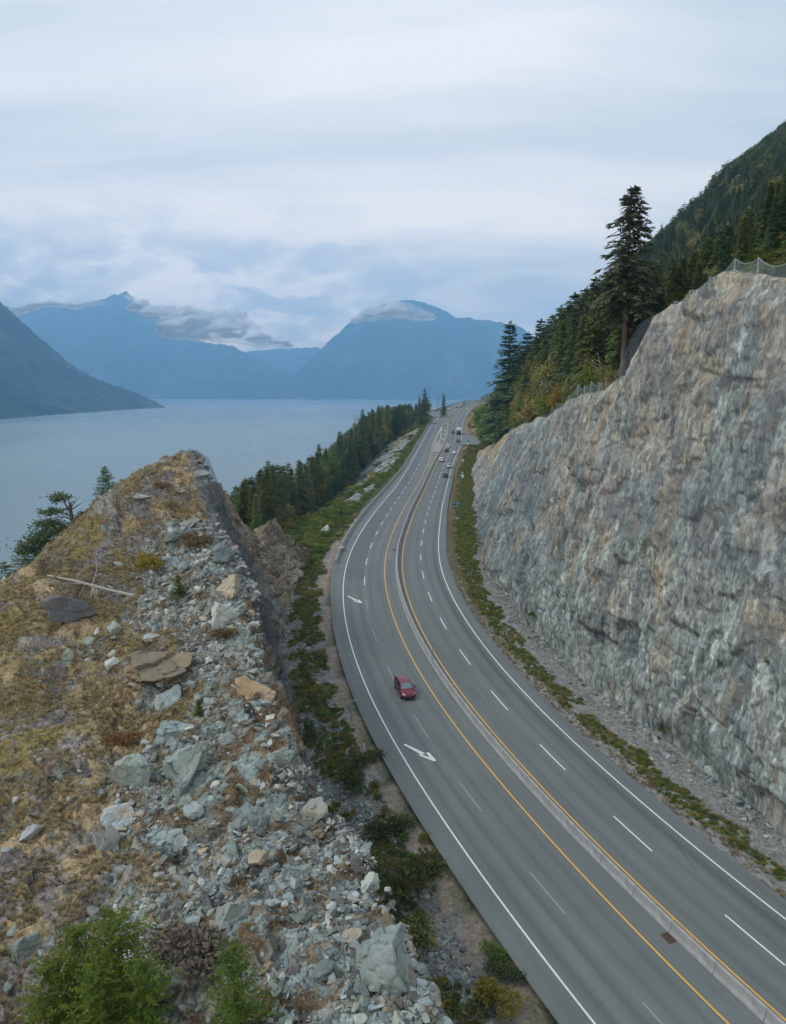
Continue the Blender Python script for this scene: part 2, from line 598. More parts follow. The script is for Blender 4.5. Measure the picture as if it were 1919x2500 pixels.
def mat_net(name, col, dens=.3, scale=9.0):
    """wire netting: crossing wires drawn in the sheet's own UVs, open between"""
    m, g, b, o = new_mat(name)
    uv = g.n('ShaderNodeUVMap', uv_map='UVMap').outputs[0]
    u, v, _ = g.sep(uv)
    a = g.math('ADD', u, v)
    c = g.math('SUBTRACT', u, v)
    la = g.math('ABSOLUTE', g.math('SUBTRACT', g.math('FRACT', g.math('MULTIPLY', a, scale)), .5))
    lc = g.math('ABSOLUTE', g.math('SUBTRACT', g.math('FRACT', g.math('MULTIPLY', c, scale)), .5))
    w = g.math('GREATER_THAN', g.math('MAXIMUM', la, lc), .5 - dens * .25)
    b.inputs['Roughness'].default_value = .5
    b.inputs['Metallic'].default_value = .3
    n = g.noise(g.map(uv, (.5, .12, 1)), 1.0, 4)
    g.set(b.inputs['Base Color'], g.mix(g.rng(n, .35, .65), tuple(x * .75 for x in col), col))
    tr = g.n('ShaderNodeBsdfTransparent')
    ms = g.n('ShaderNodeMixShader')
    g.set(ms.inputs[0], w)
    g.L.new(tr.outputs[0], ms.inputs[1]); g.L.new(b.outputs[0], ms.inputs[2]); g.L.new(ms.outputs[0], o.inputs[0])
    return m


M = {}
M['asphalt'] = mat_asphalt('asphalt', (.160, .180, .178))
M['asphalt_patch'] = mat_asphalt('asphalt_patch', (.132, .142, .160), tracks=False)
M['asphalt_side'] = mat_asphalt('asphalt_side', (.17, .19, .195), tracks=False)
M['white_paint'] = mat_paint('white_paint', (.80, .80, .78))
M['yellow_paint'] = mat_paint('yellow_paint', (.80, .44, .07))
M['faded_paint'] = mat_paint('faded_paint', (.38, .40, .40))
M['concrete'] = simple('concrete', (.37, .375, .37), .85, var=.22, scale=1.6, bmp=.3)
M['concrete_rust'] = simple('concrete_red', (.42, .16, .10), .8, var=.2)
M['island'] = simple('island_concrete', (.30, .285, .28), .85, var=.15, scale=.4)
M['reflector'] = simple('reflector', (.85, .50, .05), .4)
M['iron'] = simple('rusty_iron', (.10, .06, .045), .8)
M['steel'] = simple('galvanised_steel', (.36, .39, .42), .45, .6)
M['green_steel'] = simple('green_painted_steel', (.16, .26, .20), .5, .2)
M['rubber'] = simple('rubber', (.02, .02, .022), .85)
M['glass'] = simple('car_glass', (.03, .045, .055), .12, 0, .1, spec=.8)
M['glass_front'] = simple('windscreen_glass', (.10, .17, .20), .10, 0, .15, spec=.9)
M['chrome'] = simple('chrome', (.7, .72, .75), .2, 1.0, .02)
M['lamp'] = simple('lamp_glass', (.75, .78, .82), .15, 0, .05, spec=.8)
M['tail'] = simple('tail_lamp', (.45, .02, .02), .25)
M['plastic'] = simple('black_plastic', (.025, .025, .028), .6)
M['water'] = mat_water()
M['cliff'] = mat_vcol('cliff_rock', 1.2, 2.0, .55, .10, .14, streak=True, cell=.36, aniso=(1.2, 1.2, .42))
M['outcrop'] = mat_vcol('outcrop_rock', 1.8, 2.6, .9, .15, .38, cell=.24)
M['ground'] = mat_vcol('ground_soil', 1.2, 3.5, .6, .07, .40, spec=.1)
M['mountain'] = mat_vcol('mountain_forest', .004, .012, .9, 22.0, .38, cell=.2, spec=0.0)
M['rock_blue'] = mat_rock('rock_blue_grey', (.185, .235, .23), (.345, .40, .385))
M['rock_pale'] = mat_rock('rock_pale', (.33, .375, .365), (.52, .55, .52), (.45, .33, .2), .4)
M['rock_tan'] = mat_rock('rock_tan', (.27, .24, .19), (.40, .35, .27), (.42, .27, .13), .5)
M['rock_orange'] = mat_rock('rock_orange', (.28, .20, .115), (.42, .32, .20), (.25, .2, .15), .5)
M['rock_dark'] = mat_rock('rock_dark', (.10, .11, .115), (.18, .18, .17), (.2, .15, .1), .5)
M['bark'] = simple('bark', (.09, .07, .055), .95, var=.4, scale=5, bmp=.8)
M['bark_red'] = simple('bark_reddish', (.115, .085, .068), .95, var=.4, scale=4, bmp=.8)
M['birch'] = simple('pale_bark', (.42, .38, .33), .9, var=.35, scale=4)
M['deadwood'] = simple('weathered_deadwood', (.38, .36, .34), .9, var=.3, scale=6)
M['needles'] = mat_leaf('needles_dark', (.074, .115, .054), (.22, .28, .12))
M['needles_mid'] = mat_leaf('needles_mid', (.09, .13, .045), (.25, .30, .10))
M['needles_bright'] = mat_leaf('needles_bright', (.030, .065, .008), (.17, .235, .028), scale=2.2, rndv=.12, trans=.3)
M['needles_hero'] = mat_leaf('needles_old', (.075, .092, .048), (.20, .215, .11), rndv=.05)
M['leaf_green'] = mat_leaf('leaf_green', (.075, .13, .026), (.21, .28, .06), rndv=.3, trans=.3)
M['leaf_olive'] = mat_leaf('leaf_olive', (.15, .15, .042), (.34, .32, .11), rndv=.3, trans=.3)
M['leaf_brown'] = mat_leaf('leaf_brown', (.15, .09, .045), (.30, .19, .09), rndv=.25)
M['leaf_yellow'] = mat_leaf('leaf_yellow', (.22, .19, .03), (.40, .34, .05), rndv=.2, trans=.3)
M['leaf_dark'] = mat_leaf('leaf_dark', (.06, .085, .03), (.15, .175, .06), rndv=.2)
M['dry_grass'] = mat_leaf('dry_grass', (.32, .265, .15), (.54, .46, .28), rndv=.2, trans=.25)
M['net_d1'] = mat_net('wire_netting', (.22, .28, .32), .20)
M['net_d2'] = mat_net('wire_netting_fine', (.26, .30, .35), .14)
M['net_fence'] = mat_net('wire_fence_netting', (.28, .36, .40), .18)
M['net_dark'] = mat_net('wire_netting_dark', (.12, .145, .18), .30)

# ------------------------------------------------------------------ road centreline (metres; barrier axis)
KY = [-60, -25, 5, 25, 40, 55, 75, 100, 130, 165, 205, 250, 300, 350, 410, 480, 560, 650, 720, 800, 900]
KX = [86, 61, 40.93, 28.27, 20.98, 14.82, 7.97, 2.75, .72, 2.74, 6.3, 11.09, 16.98, 24.01, 31.69, 38.59, 49.22, 63.4, 77, 99, 138]
KZ = [62, 62, 62.01, 62.28, 62.43, 62.93, 64.19, 65.56, 66.74, 67.4, 66.56, 66.08, 67.57, 69.86, 72.31, 75.78, 79.47, 83.67, 86.5, 88, 88]
_yy = np.concatenate([np.arange(-60, 400, 1.0), np.arange(400, 900.1, 2.0)])
RC = np.stack([spline(KY, KX, _yy), _yy, spline(KY, KZ, _yy)], -1)
_t = np.gradient(RC, axis=0); _t[:, 2] = 0
_t /= np.linalg.norm(_t, axis=1)[:, None]
RT = _t
RN = np.stack([_t[:, 1], -_t[:, 0], 0 * _t[:, 0]], -1)
RS = np.concatenate([[0], np.linalg.norm(np.diff(RC, axis=0), axis=1).cumsum()])


def tab(ys, vs):
    return lambda Y: np.interp(Y, ys, vs)


oLW = tab([0, 260, 300, 328, 360, 385, 426, 470, 573, 640, 690, 720, 900], [-9.7, -9.7, -10, -10.8, -12.2, -13, -13.2, -12.6, -12.2, -11.6, -10, -9.7, -9.7])
oLY = tab([0, 290, 318, 348, 385, 417, 475, 640, 690, 720, 900], [-2.3, -2.3, -2.9, -4.9, -6.7, -6.9, -5.1, -4.2, -2.6, -2.3, -2.3])
oRY = tab([0, 900], [1.07, 1.07])
oRW = tab([0, 900], [8.47, 8.47])
oRAE = tab([0, 366, 436, 480, 900], [10.2, 10, 10.2, 10.1, 10.2])
oLAE = tab([0, 110, 131, 165, 226, 300, 349, 385, 454, 516, 640, 720, 900], [-11.7, -11.7, -12.3, -12.7, -13.2, -12.6, -14.2, -15.7, -15.1, -15.3, -14.2, -12, -12])
oBL = lambda Y: oLAE(Y) + .42


def rp(Y, off, dz=0.0):
    """point beside the road axis: station Y of the axis, signed offset to the right"""
    Y = np.asarray(Y, float)
    off = np.asarray(off, float)
    P = np.stack([np.interp(Y, _yy, RC[:, k]) for k in range(3)], -1)
    N = np.stack([np.interp(Y, _yy, RN[:, k]) for k in range(3)], -1)
    Q = P + N * off[..., None]
    Q[..., 2] += dz
    return Q


def heading(Y):
    i = abs(_yy - Y).argmin()
    return math.atan2(RT[i, 1], RT[i, 0])


def road_frame(x, y):
    """nearest station index and signed offset for many points"""
    x = np.asarray(x, float); y = np.asarray(y, float)
    sh = x.shape
    x = x.ravel(); y = y.ravel()
    idx = np.zeros(len(x), int)
    sub = np.arange(0, len(_yy), 4)
    for a in range(0, len(x), 20000):
        d = (x[a:a + 20000, None] - RC[None, sub, 0]) ** 2 + (y[a:a + 20000, None] - RC[None, sub, 1]) ** 2
        idx[a:a + 20000] = sub[d.argmin(1)]
    off = (x - RC[idx, 0]) * RN[idx, 0] + (y - RC[idx, 1]) * RN[idx, 1]
    along = (x - RC[idx, 0]) * RT[idx, 0] + (y - RC[idx, 1]) * RT[idx, 1]
    st = _yy[idx] + along * RT[idx, 1]
    dist = np.hypot(x - RC[idx, 0], y - RC[idx, 1])
    off = np.where(np.abs(along) > 4, np.sign(off) * dist, off)
    return st.reshape(sh), off.reshape(sh)


def stations(y0, y1, near=1.5):
    ys, y = [], y0
    while y < y1:
        ys.append(y)
        y += max(near, abs(y) * .012)
    return np.array(ys + [y1])


def ribbon(name, fa, fb, y0, y1, dz, m, parent=None, ncross=1, near=1.5):
    ys = stations(y0, y1, near)
    a = np.array([fa(y) for y in ys]); b = np.array([fb(y) for y in ys])
    rows, uvs = [], []
    s = np.interp(ys, _yy, RS)
    for k in range(ncross + 1):
        o = a + (b - a) * k / ncross
        rows.append(rp(ys, o, dz)); uvs.append(np.stack([o, s], -1))
    V = np.stack(rows, 1).reshape(-1, 3)
    U = np.stack(uvs, 1).reshape(-1, 2)
    return obj(name, mesh_np(name, V, grid_faces(len(ys), ncross + 1), uv=U), m, parent)


K = lambda c: (lambda Y: c)

# ------------------------------------------------------------------ right cliff: foot and top lines
TOPPX = np.array([(3300, 600), (2300, 640), (2100, 655), (1919, 684), (1831, 691), (1748, 689), (1736, 718), (1719, 730), (1641, 735), (1617, 747), (1588, 791), (1558, 850), (1524, 918), (1490, 962), (1441, 972), (1412, 976), (1383, 986), (1353, 1020), (1314, 1030), (1261, 1050), (1212, 1084), (1173, 1103)], float)
CL_Y = np.array([-20, 0, 15, 30, 40, 48, 55, 62, 70, 76, 82, 87, 92, 97, 102, 107, 113, 119, 126, 134, 142, 150, 160, 170, 184, 205, 228, 250, 270, 292, 320, 343.])
CL_foot = rp(CL_Y, np.full(len(CL_Y), 18.0), -.5)
CL_slope = np.interp(CL_Y, [0, 60, 90, 130, 180, 250, 343], [6.5, 6.0, 4.8, 3.6, 2.5, 1.8, 1.5])
CL_h, CL_out = [], []
for f0, sl, yk in zip(CL_foot, CL_slope, CL_Y):
    i = abs(_yy - yk).argmin()
    if yk < 35:
        CL_h.append(47.5); CL_out.append(47.5 / sl); continue
    for h in np.arange(1, 75, .25):
        q = f0 + RN[i] * (h / sl) + np.array([0, 0, h])
        uv = proj(q)
        if uv[1] <= np.interp(-uv[0], -TOPPX[:, 0], TOPPX[:, 1]):
            break
    CL_h.append(h); CL_out.append(h / sl)
CL_h = np.array(CL_h); CL_out = np.array(CL_out)
cl_top_h = tab(np.append(CL_Y, [365, 420]), np.append(CL_h, [1.0, .5]))
cl_top_o = tab(np.append(CL_Y, [365, 420]), np.append(18 + CL_out, [18.0, 17.0]))


# ------------------------------------------------------------------ terrain height
def terrain_z(x, y, rough=True):
    x = np.asarray(x, float); y = np.asarray(y, float)
    st, d = road_frame(x, y)
    d = np.where((y > 860) & (x > np.interp(y, [860, 1600], [108, 200])), np.maximum(d, x - np.interp(y, [860, 1600], [108, 200])), d)
    zr = np.interp(st, _yy, RC[:, 2])
    P = P3(x, y)
    # left: shoulder, bench, then down to the sea
    L = -(d - oLAE(st))                      # metres left of the asphalt
    b0 = np.interp(st, [60, 130, 170, 210, 300, 420, 560, 620, 700], [30, 26, 18, 9, 6, 5, 9, 9, 8])
    sl = np.interp(st, [0, 150, 250, 420, 560, 700], [.62, .66, .66, .60, .42, .35])
    zl = zr - .35 - 1.1 * np.clip(L / 5 - .25, 0, 1) - np.clip(L - b0, 0, None) * sl - np.clip(L - 46, 0, None) * .45
    # right: verge, then the hill
    dt = cl_top_o(st); ht = cl_top_h(st)
    Rr = d - oRAE(st)
    sidew = 0
    zv = zr - .35 - .25 * np.clip(Rr / 4, 0, 1)
    u = d - dt
    climb = ht - 1.2 - 2.2 * np.clip(1 - u / 7, 0, 1) + .42 * np.clip(u, 0, 55) + 1.0 * np.clip(u - 55, 0, 290) + .35 * np.clip(u - 345, 0, None)
    ramp = np.clip((d - 20.5) / np.maximum(dt - 20.5, .5), 0, 1)
    zh = zr + np.where(u > 0, climb, (ht - 1.2) * ramp * .55 - 1.5 * (ramp > 0) * (ht > 4))
    zrr = np.where(d > 20.5, zh, zv)
    far = np.clip((st - 343) / 30, 0, 1)
    zrr = np.where((st > 343) & (d > 16), np.where(d > 16, zr - .6 + (d - 16) * .9 * np.clip((d - 16) / 12, .2, 1), zrr), zrr)
    # beyond the bend of the road the hillside runs straight on
    x0 = np.interp(y, [0, 343, 450, 650, 3000], [-40, 0, 52, 83, 380])
    zb = np.interp(y, [0, 343, 650, 1600], [66, 68, 84, 84])
    us = x - x0
    zs = zb + .86 * np.clip(us, 0, 420) + .3 * np.clip(us - 420, 0, None)
    wb = np.clip((y - 330) / 120, 0, 1)
    zrr = np.where(d > 12, np.minimum(zrr, np.where(y > 330, zrr * (1 - wb) + np.minimum(zs, zrr) * wb, zrr)), zrr)
    zl = np.where(L > 120, np.minimum(zl, -30.0), zl)
    z = np.where(d < 0, zl, zrr)
    inroad = (d > oLAE(st) - .3) & (d < oRAE(st) + .3)
    z = np.where(inroad, zr - .5, z)
    if rough:
        k = np.clip((np.abs(d) - 22) / 40, 0, 1)
        z = z + k * (5.0 * fbm(P / 60.0, 4, 3) + 1.0 * fbm(P / 9.0, 3, 8))
        kk = np.clip((np.abs(d) - 14) / 6, 0, 1) * (1 - k)
        z = z + kk * .35 * fbm(P / 3.0, 3, 5)
        # gullies and buttresses on the far hillside
        hk = np.clip((d - 90) / 120, 0, 1)
        z = z + hk * 16 * fbm(P / np.array([170., 170., 1]), 3, 21)
    return np.maximum(z, -8.0)


def pin(u, v, zf, y0=20, y1=900, n=1200):
    """first point where the sight line through a photo point meets the surface zf(x, y)"""
    d = ray(u, v); d = d / d[1]
    Y = np.geomspace(y0, y1, n)
    z = CZ + d[2] * Y
    s = zf(d[0] * Y, Y)
    i = np.argmax(z < s)
    if not (z < s).any():
        i = n - 1
    yy = Y[i]
    return np.array([d[0] * yy, yy, float(s[i])])


# ------------------------------------------------------------------ sea and hills
def build_sea():
    nx, ny = 90, 90
    xs = np.linspace(-12000, 12000, nx); ys = np.concatenate([np.linspace(-1400, 1000, 30), np.geomspace(1100, 16000, 60)])
    X, Y = np.meshgrid(xs, ys)
    V = np.stack([X, Y, 0 * X], -1).reshape(-1, 3)
    o = obj('water', mesh_np('water', V, grid_faces(ny, nx), smooth=True), M['water'])
    tag(o, 'pale calm grey blue fjord water filling the valley', kind='structure')


def build_terrain():
    xs = np.concatenate([np.arange(-330, -60, 6), np.arange(-60, 110, 2.0), np.arange(110, 860, 5.5)])
    ys = np.concatenate([np.arange(-60, 0, 4), np.arange(0, 420, 2.0), np.arange(420, 1560, 5.5)])
    X, Y = np.meshgrid(xs, ys)
    Z = terrain_z(X, Y)
    st, d = road_frame(X, Y)
    P = P3(X, Y)
    n = fbm(P / 14.0, 4, 31); n2 = fbm(P / 3.0, 3, 41)
    soil = np.array([.085, .075, .05]); green = np.array([.075, .095, .035]); dry = np.array([.34, .25, .12])
    talus = np.array([.34, .35, .35]); grav = np.array([.25, .25, .24]); brown = np.array([.23, .17, .12])
    c = soil + (green - soil) * np.clip(n * .8 + .6, 0, 1)[..., None]

    def put(c, col, w):
        return c + (col - c) * np.clip(w, 0, 1)[..., None]
    # dry grass on the right verge
    w = ((d > 9) & (d < 12.8 + 1.2 * n)) * np.clip(1.2 - np.abs(n2) * .6, 0, 1) * np.clip((st - 230) / 80, 0.0, 1)
    c = put(c, dry, w)
    c = put(c, grav, ((d > 9) & (d < 22)) * (1 - np.clip((st - 180) / 100, 0, 1)))
    c = put(c, grav, ((d < oLAE(st)) & (d > -24)) * (1 - np.clip((st - 190) / 40, 0, 1)))
    Lg = -(d - oLAE(st))
    c = put(c, np.array([.27, .225, .18]), ((Lg > 0) & (Lg < 1.6 + .6 * n2)) * (1 - np.clip((st - 190) / 40, 0, 1)))
    c = put(c, np.array([.165, .175, .17]), ((Lg > 2.2 + .8 * n2) & (Lg < 12)) * .75 * (1 - np.clip((st - 150) / 40, 0, 1)))
    # talus fans below the left guard wall
    L = -(d - oLAE(st))
    for y0, y1, l0, l1 in [(212, 266, 4.5, 38), (280, 478, 4.5, 36)]:
        w = np.clip((st - y0) / 8, 0, 1) * np.clip((y1 - st) / 8, 0, 1) * np.clip((L - l0) / 3, 0, 1) * np.clip((l1 - L) / 5, 0, 1) * np.clip(n * 2.2 + 1.2, 0, 1)
        c = put(c, talus, w)
    w = np.clip((st - 420) / 15, 0, 1) * np.clip((520 - st) / 15, 0, 1) * np.clip((L - 4) / 3, 0, 1) * np.clip((26 - L) / 5, 0, 1)
    c = put(c, dry * .95, w * .8)
    # grassy cut slopes at the far right
    w = np.clip((st - 380) / 20, 0, 1) * np.clip((d - 11) / 2, 0, 1) * np.clip((46 - d) / 10, 0, 1)
    c = put(c, dry * .9 + np.array([0, .01, 0]), w * np.clip(.7 + n2 * .6, 0, 1))
    w = np.clip((st - 430) / 15, 0, 1) * np.clip((d - 18) / 3, 0, 1) * np.clip((36 - d) / 6, 0, 1) * np.clip(n * 2 + .2, 0, 1)
    c = put(c, np.array([.33, .29, .25]), w)
    # bare rock patches on the hillside
    w = np.clip(fbm(P / np.array([45., 45., 1]), 4, 77) * 3 - 1.1, 0, 1) * np.clip((d - 120) / 40, 0, 1)
    c = put(c, np.array([.27, .20, .17]), w)
    V = np.stack([X, Y, Z], -1).reshape(-1, 3)
    o = obj('terrain', mesh_np('terrain', V, grid_faces(len(ys), len(xs)), smooth=True, cols=c.reshape(-1, 3)), M['ground'])
    tag(o, 'sloping ground under the road and the forested hillside', kind='structure')
    return


def mountain(name, label, sky, base, depth, seed, amp=.16, rows=70, cols=220, back=.6):
    """sky: photo skyline points; base: (u, Y of shore); depth: function u -> distance of the ridge"""
    sky = np.array(sky, float)
    u = np.linspace(sky[0, 0], sky[-1, 0], cols)
    v = np.interp(u, sky[:, 0], sky[:, 1])
    v = v + 2.2 * vnoise(P3(u / 9.0, u * 0), seed) + 1.2 * vnoise(P3(u / 3.5, u * 0), seed + 1)
    Yr = depth(u); Yb = np.interp(u, [b[0] for b in base], [b[1] for b in base])
    top = np.array([at(a, b, y) for a, b, y in zip(u, v, Yr)])
    k = (u - CX) / F
    t = np.concatenate([np.linspace(0, 1, rows), 1 + np.linspace(.05, back, 10)])
    V, C = [], []
    for tt in t:
        if tt <= 1:
            y = Yb + (Yr - Yb) * tt
            z = top[:, 2] * tt ** 1.12
            x = k / CT * y * 1.0
            x = top[:, 0] * y / Yr
        else:
            y = Yr + (Yr - Yb + 600) * (tt - 1)
            z = top[:, 2] * (1 - ((tt - 1) / back) * 1.05)
            x = top[:, 0] * y / Yr
        P = P3(x / 900.0, y / 900.0, 0)
        rid = (.5 - np.abs(fbm(P3(x / 700.0, y / 1500.0), 4, seed + 5))) + .4 * fbm(P3(x / 200., y / 200.), 4, seed + 9)
        z = z + amp * top[:, 2] * rid * min(1, tt * 4) * max(0, 1 - tt) ** .5 * 1.2 * (tt <= 1)
        if tt == 0:
            z = z * 0 - 6
        V.append(np.stack([x, y, z], -1))
        n = fbm(P3(x / 160., y / 220.), 4, seed + 3)
        dark = np.array([.016, .032, .036]); paler = np.array([.036, .058, .058]); bare = np.array([.10, .12, .12])  # blue of the distant haze mixed into these forest and bare tones
        c = dark + (paler - dark) * np.clip(n * .8 + .5, 0, 1)[:, None]
        w = np.clip(fbm(P3(x / 260., y / 500.), 4, seed + 13) * 3 - 1.3, 0, 1)
        c = c + (bare - c) * w[:, None] * .7
        C.append(c)
    V = np.array(V).reshape(-1, 3)
    V[:, 2] = np.maximum(V[:, 2], -8)
    me = mesh_np(name, V, grid_faces(len(t), cols), smooth=True, cols=np.array(C).reshape(-1, 3))
    o = obj(name, me, M['mountain'])
    return tag(o, label, kind='structure')


def build_mountains():
    mountain('mountain', 'dark forested headland running down to the water on the left',
             [(-420, 470), (-250, 560), (-120, 648), (0, 735), (60, 792), (120, 842), (170, 888), (230, 922), (290, 944), (340, 962), (380, 980), (404, 996)],
             [(-420, 1900), (-60, 2380), (0, 2520), (200, 3200), (404, 4100)], lambda u: np.interp(u, [-420, 0, 404], [3600, 4300, 4180]), 3, .24)
    mountain('mountain', 'hazy blue mountain with a rounded peak behind the far shore on the right',
             [(600, 972), (640, 958), (697, 936), (743, 892), (774, 860), (820, 818), (851, 790), (913, 750), (950, 738), (990, 731), (1037, 739), (1076, 754), (1114, 774), (1161, 778), (1238, 789), (1277, 801), (1340, 850), (1450, 880), (1700, 900)],
             [(600, 8050), (1200, 8150), (1700, 8000)], lambda u: np.interp(u, [600, 800, 990, 1277, 1700], [8400, 9600, 10300, 10000, 9300]), 11, .17)
    mountain('mountain', 'hazy blue mountain range with its tops in cloud on the left',
             [(-300, 700), (-100, 735), (39, 751), (124, 739), (155, 747), (232, 735), (310, 711), (333, 741), (387, 778), (433, 812), (495, 836), (565, 843), (604, 863), (658, 890), (720, 925), (800, 968)],
             [(-300, 7800), (300, 8100), (800, 8150)], lambda u: np.interp(u, [-300, 310, 565, 800], [11500, 11500, 10500, 8600]), 23, .2)
    mountain('mountain', 'faint pale ridge closing the head of the fjord between two mountains',
             [(430, 880), (540, 866), (604, 858), (673, 851), (774, 849), (860, 846), (1000, 850)],
             [(430, 9500), (1000, 9500)], lambda u: np.full_like(u, 13000.), 37, .08)


def build_haze():
    mb = MB().box((0, 7500, 925), (25000, 18000, 1870))
    m = bpy.data.materials.new('haze_air'); m.use_nodes = True
    m.node_tree.nodes.clear()
    g = G(m.node_tree)
    v = g.n('ShaderNodeVolumePrincipled', {'Color': (.33, .65, 1.0), 'Density': .00014, 'Anisotropy': 0.0})
    o = g.n('ShaderNodeOutputMaterial')
    g.L.new(v.outputs[0], o.inputs['Volume'])
    h = mb.build('haze', m)
    tag(h, 'thin blue haze filling the air over the fjord', 'haze', kind='stuff')



# ------------------------------------------------------------------ rock outcrop on the left
CREST = np.array([(9, 4, -27), (7, 10, -26), (4, 17, -25.4), (1.15, 24.5, -25), (.4, 26.9, -25), (-.6, 31.0, -25), (-2.2, 34.5, -25), (-4.7, 38.9, -25), (-7.3, 43, -24), (-10.7, 51.6, -23), (-11.9, 57.5, -21), (-13.7, 65, -19.1), (-17.1, 73, -17.6), (-21.2, 82, -17.0), (-23.9, 88, -12.5), (-26.4, 93.5, -9.1), (-28.0, 97.5, -9.6), (-26.5, 102, -13.5), (-26, 110, -18), (-24, 118, -24), (-23.5, 123, -28), (-23.5, 127, -24.6), (-22.5, 133, -25.5), (-20, 138, -31), (-19, 145, -35.5)], float)
FOOT = np.array([(13, 5), (11, 10), (8.5, 17), (5.2, 25), (4.2, 28), (2.6, 32), (.6, 36.5), (-1.5, 41), (-4.0, 46.5), (-5.5, 54), (-8, 60), (-10.2, 68), (-12.3, 76), (-14.0, 84), (-14.8, 90), (-15.6, 95.5), (-16.2, 100), (-16.6, 105), (-17, 112), (-17.6, 119), (-18.2, 124), (-17.2, 129), (-15.6, 135), (-15.4, 140), (-16.5, 147)], float)
CREST[:, 2] += CZ
_cs = np.concatenate([[0], np.linalg.norm(np.diff(CREST[:, :2], axis=0), axis=1).cumsum()])
_ctrl = [(370, 1140, 93), (265, 1215, 88), (200, 1265, 84), (140, 1350, 78), (60, 1410, 72), (0, 1460, 68), (300, 1400, 75), (300, 1200, 87), (150, 1700, 55), (0, 2000, 42), (400, 1650, 57), (300, 2000, 41), (600, 2000, 38.5), (600, 2400, 27), (200, 2450, 28), (100, 1500, 66), (440, 1500, 65), (430, 1130, 92), (0, 1700, 54)]
_ctrl = [at(*c) for c in _ctrl] + [np.array(c, float) for c in [(-46, 97, 76), (-50, 80, 68), (-58, 70, 56), (-48, 58, 66), (-64, 90, 42), (-40, 50, 68), (-48, 40, 62), (-35, 28, 67), (-30, 12, 67), (-10, 8, 72.5), (-62, 45, 50), (-60, 18, 50), (-40, 112, 70), (-48, 125, 58), (-36, 132, 64), (-32, 148, 60), (-60, 120, 42), (-72, 70, 40), (-72, 20, 42), (-55, 148, 44), (-72, 110, 34)]]
_c = np.array(_ctrl + [c for c in CREST])


def _tps(r2):
    return np.where(r2 > 0, .5 * r2 * np.log(np.maximum(r2, 1e-9)), 0)


_n = len(_c)
_A = _tps(((_c[:, None, :2] - _c[None, :, :2]) ** 2).sum(-1)) + np.eye(_n) * 2.0
_Pm = np.c_[np.ones(_n), _c[:, :2]]
_w = np.linalg.solve(np.block([[_A, _Pm], [_Pm.T, np.zeros((3, 3))]]), np.r_[_c[:, 2], 0, 0, 0])


def top_z(x, y):
    x = np.asarray(x, float); y = np.asarray(y, float)
    sh = x.shape
    x = x.ravel(); y = y.ravel(); out = np.zeros(len(x))
    for a in range(0, len(x), 50000):
        r2 = (x[a:a + 50000, None] - _c[None, :, 0]) ** 2 + (y[a:a + 50000, None] - _c[None, :, 1]) ** 2
        out[a:a + 50000] = _tps(r2) @ _w[:_n] + _w[_n] + _w[_n + 1] * x[a:a + 50000] + _w[_n + 2] * y[a:a + 50000]
    return out.reshape(sh)


def crest_x(y):
    o = CREST[:, 1].argsort()
    return np.interp(y, CREST[o, 1], CREST[o, 0])


def rubble_mask(x, y):
    """where the blue-grey blast rubble lies on the outcrop (the rest is moss and dry grass)"""
    x = np.asarray(x, float); y = np.asarray(y, float)
    dc = crest_x(y) - x
    w = np.interp(y, [0, 24, 32, 38, 44, 52, 60, 68, 78, 88, 100], [16, 13, 13, 14, 13, 10, 10.5, 12, 7, 3, 2])
    n = fbm(P3(x / 5.0, y / 5.0), 4, 55)
    m = np.clip((w - dc) / 3.0 + n * 1.5 + .4, 0, 1)
    # moss tongue half way up, near the small fir
    b = np.exp(-(((x + 19) / 5) ** 2 + ((y - 49.5) / 2.6) ** 2))
    return np.clip(m - 1.3 * b, 0, 1)


TOPD = {}


def top_relief(x, y):
    """fractured relief of the outcrop's top"""
    z0 = top_z(x, y)
    P = np.stack([x, y, z0], -1)
    rm = rubble_mask(x, y)
    # beds dip to the west: stretch the blocks along them
    Q = np.stack([x * .75 + z0 * .35, y, z0 * 1.6 - x * .35], -1)
    f1, c1 = facet(Q / 3.6, 5, .55, .42)
    f2, c2 = facet(Q / 1.3, 6, .6, .42)
    f3, c3 = facet(Q / .5, 7, .7, .5)
    near = np.clip((130 - y) / 70, .2, 1)
    f0, c0 = facet(Q / 7.0, 4, .5, .35, .1)
    JA, ja, jb = joints((x + y * .35) / 4.2, (y - x * .3) / 3.4, 41, [(.22, .1), (-1.3, .2), (.1, .35), (-.1, -1.4)], .5, .2)
    JB, jc, jd = joints((x + y * .5) / 1.5, (y - x * .25) / 1.25, 42, [(.3, .1), (-1.3, .3), (.1, .45), (-.1, -1.3)], .6, .3)
    c1 = .4 * c1 + .6 * ja; c2 = .35 * c2 + .65 * jc
    r = .3 * f0 + .5 * f1 * (.7 + .5 * rm) + .25 * f2 * near + .14 * f3 * near + (1.5 + .5 * (1 - rm)) * (JA + .1) + .7 * (JB + .1) * near + .3 * fbm(P / 6.0, 4, 12) + .05 * fbm(P / .5, 2, 14)
    return z0 + r * np.clip((y - 5) / 10, .3, 1), rm, c1, c2, c3


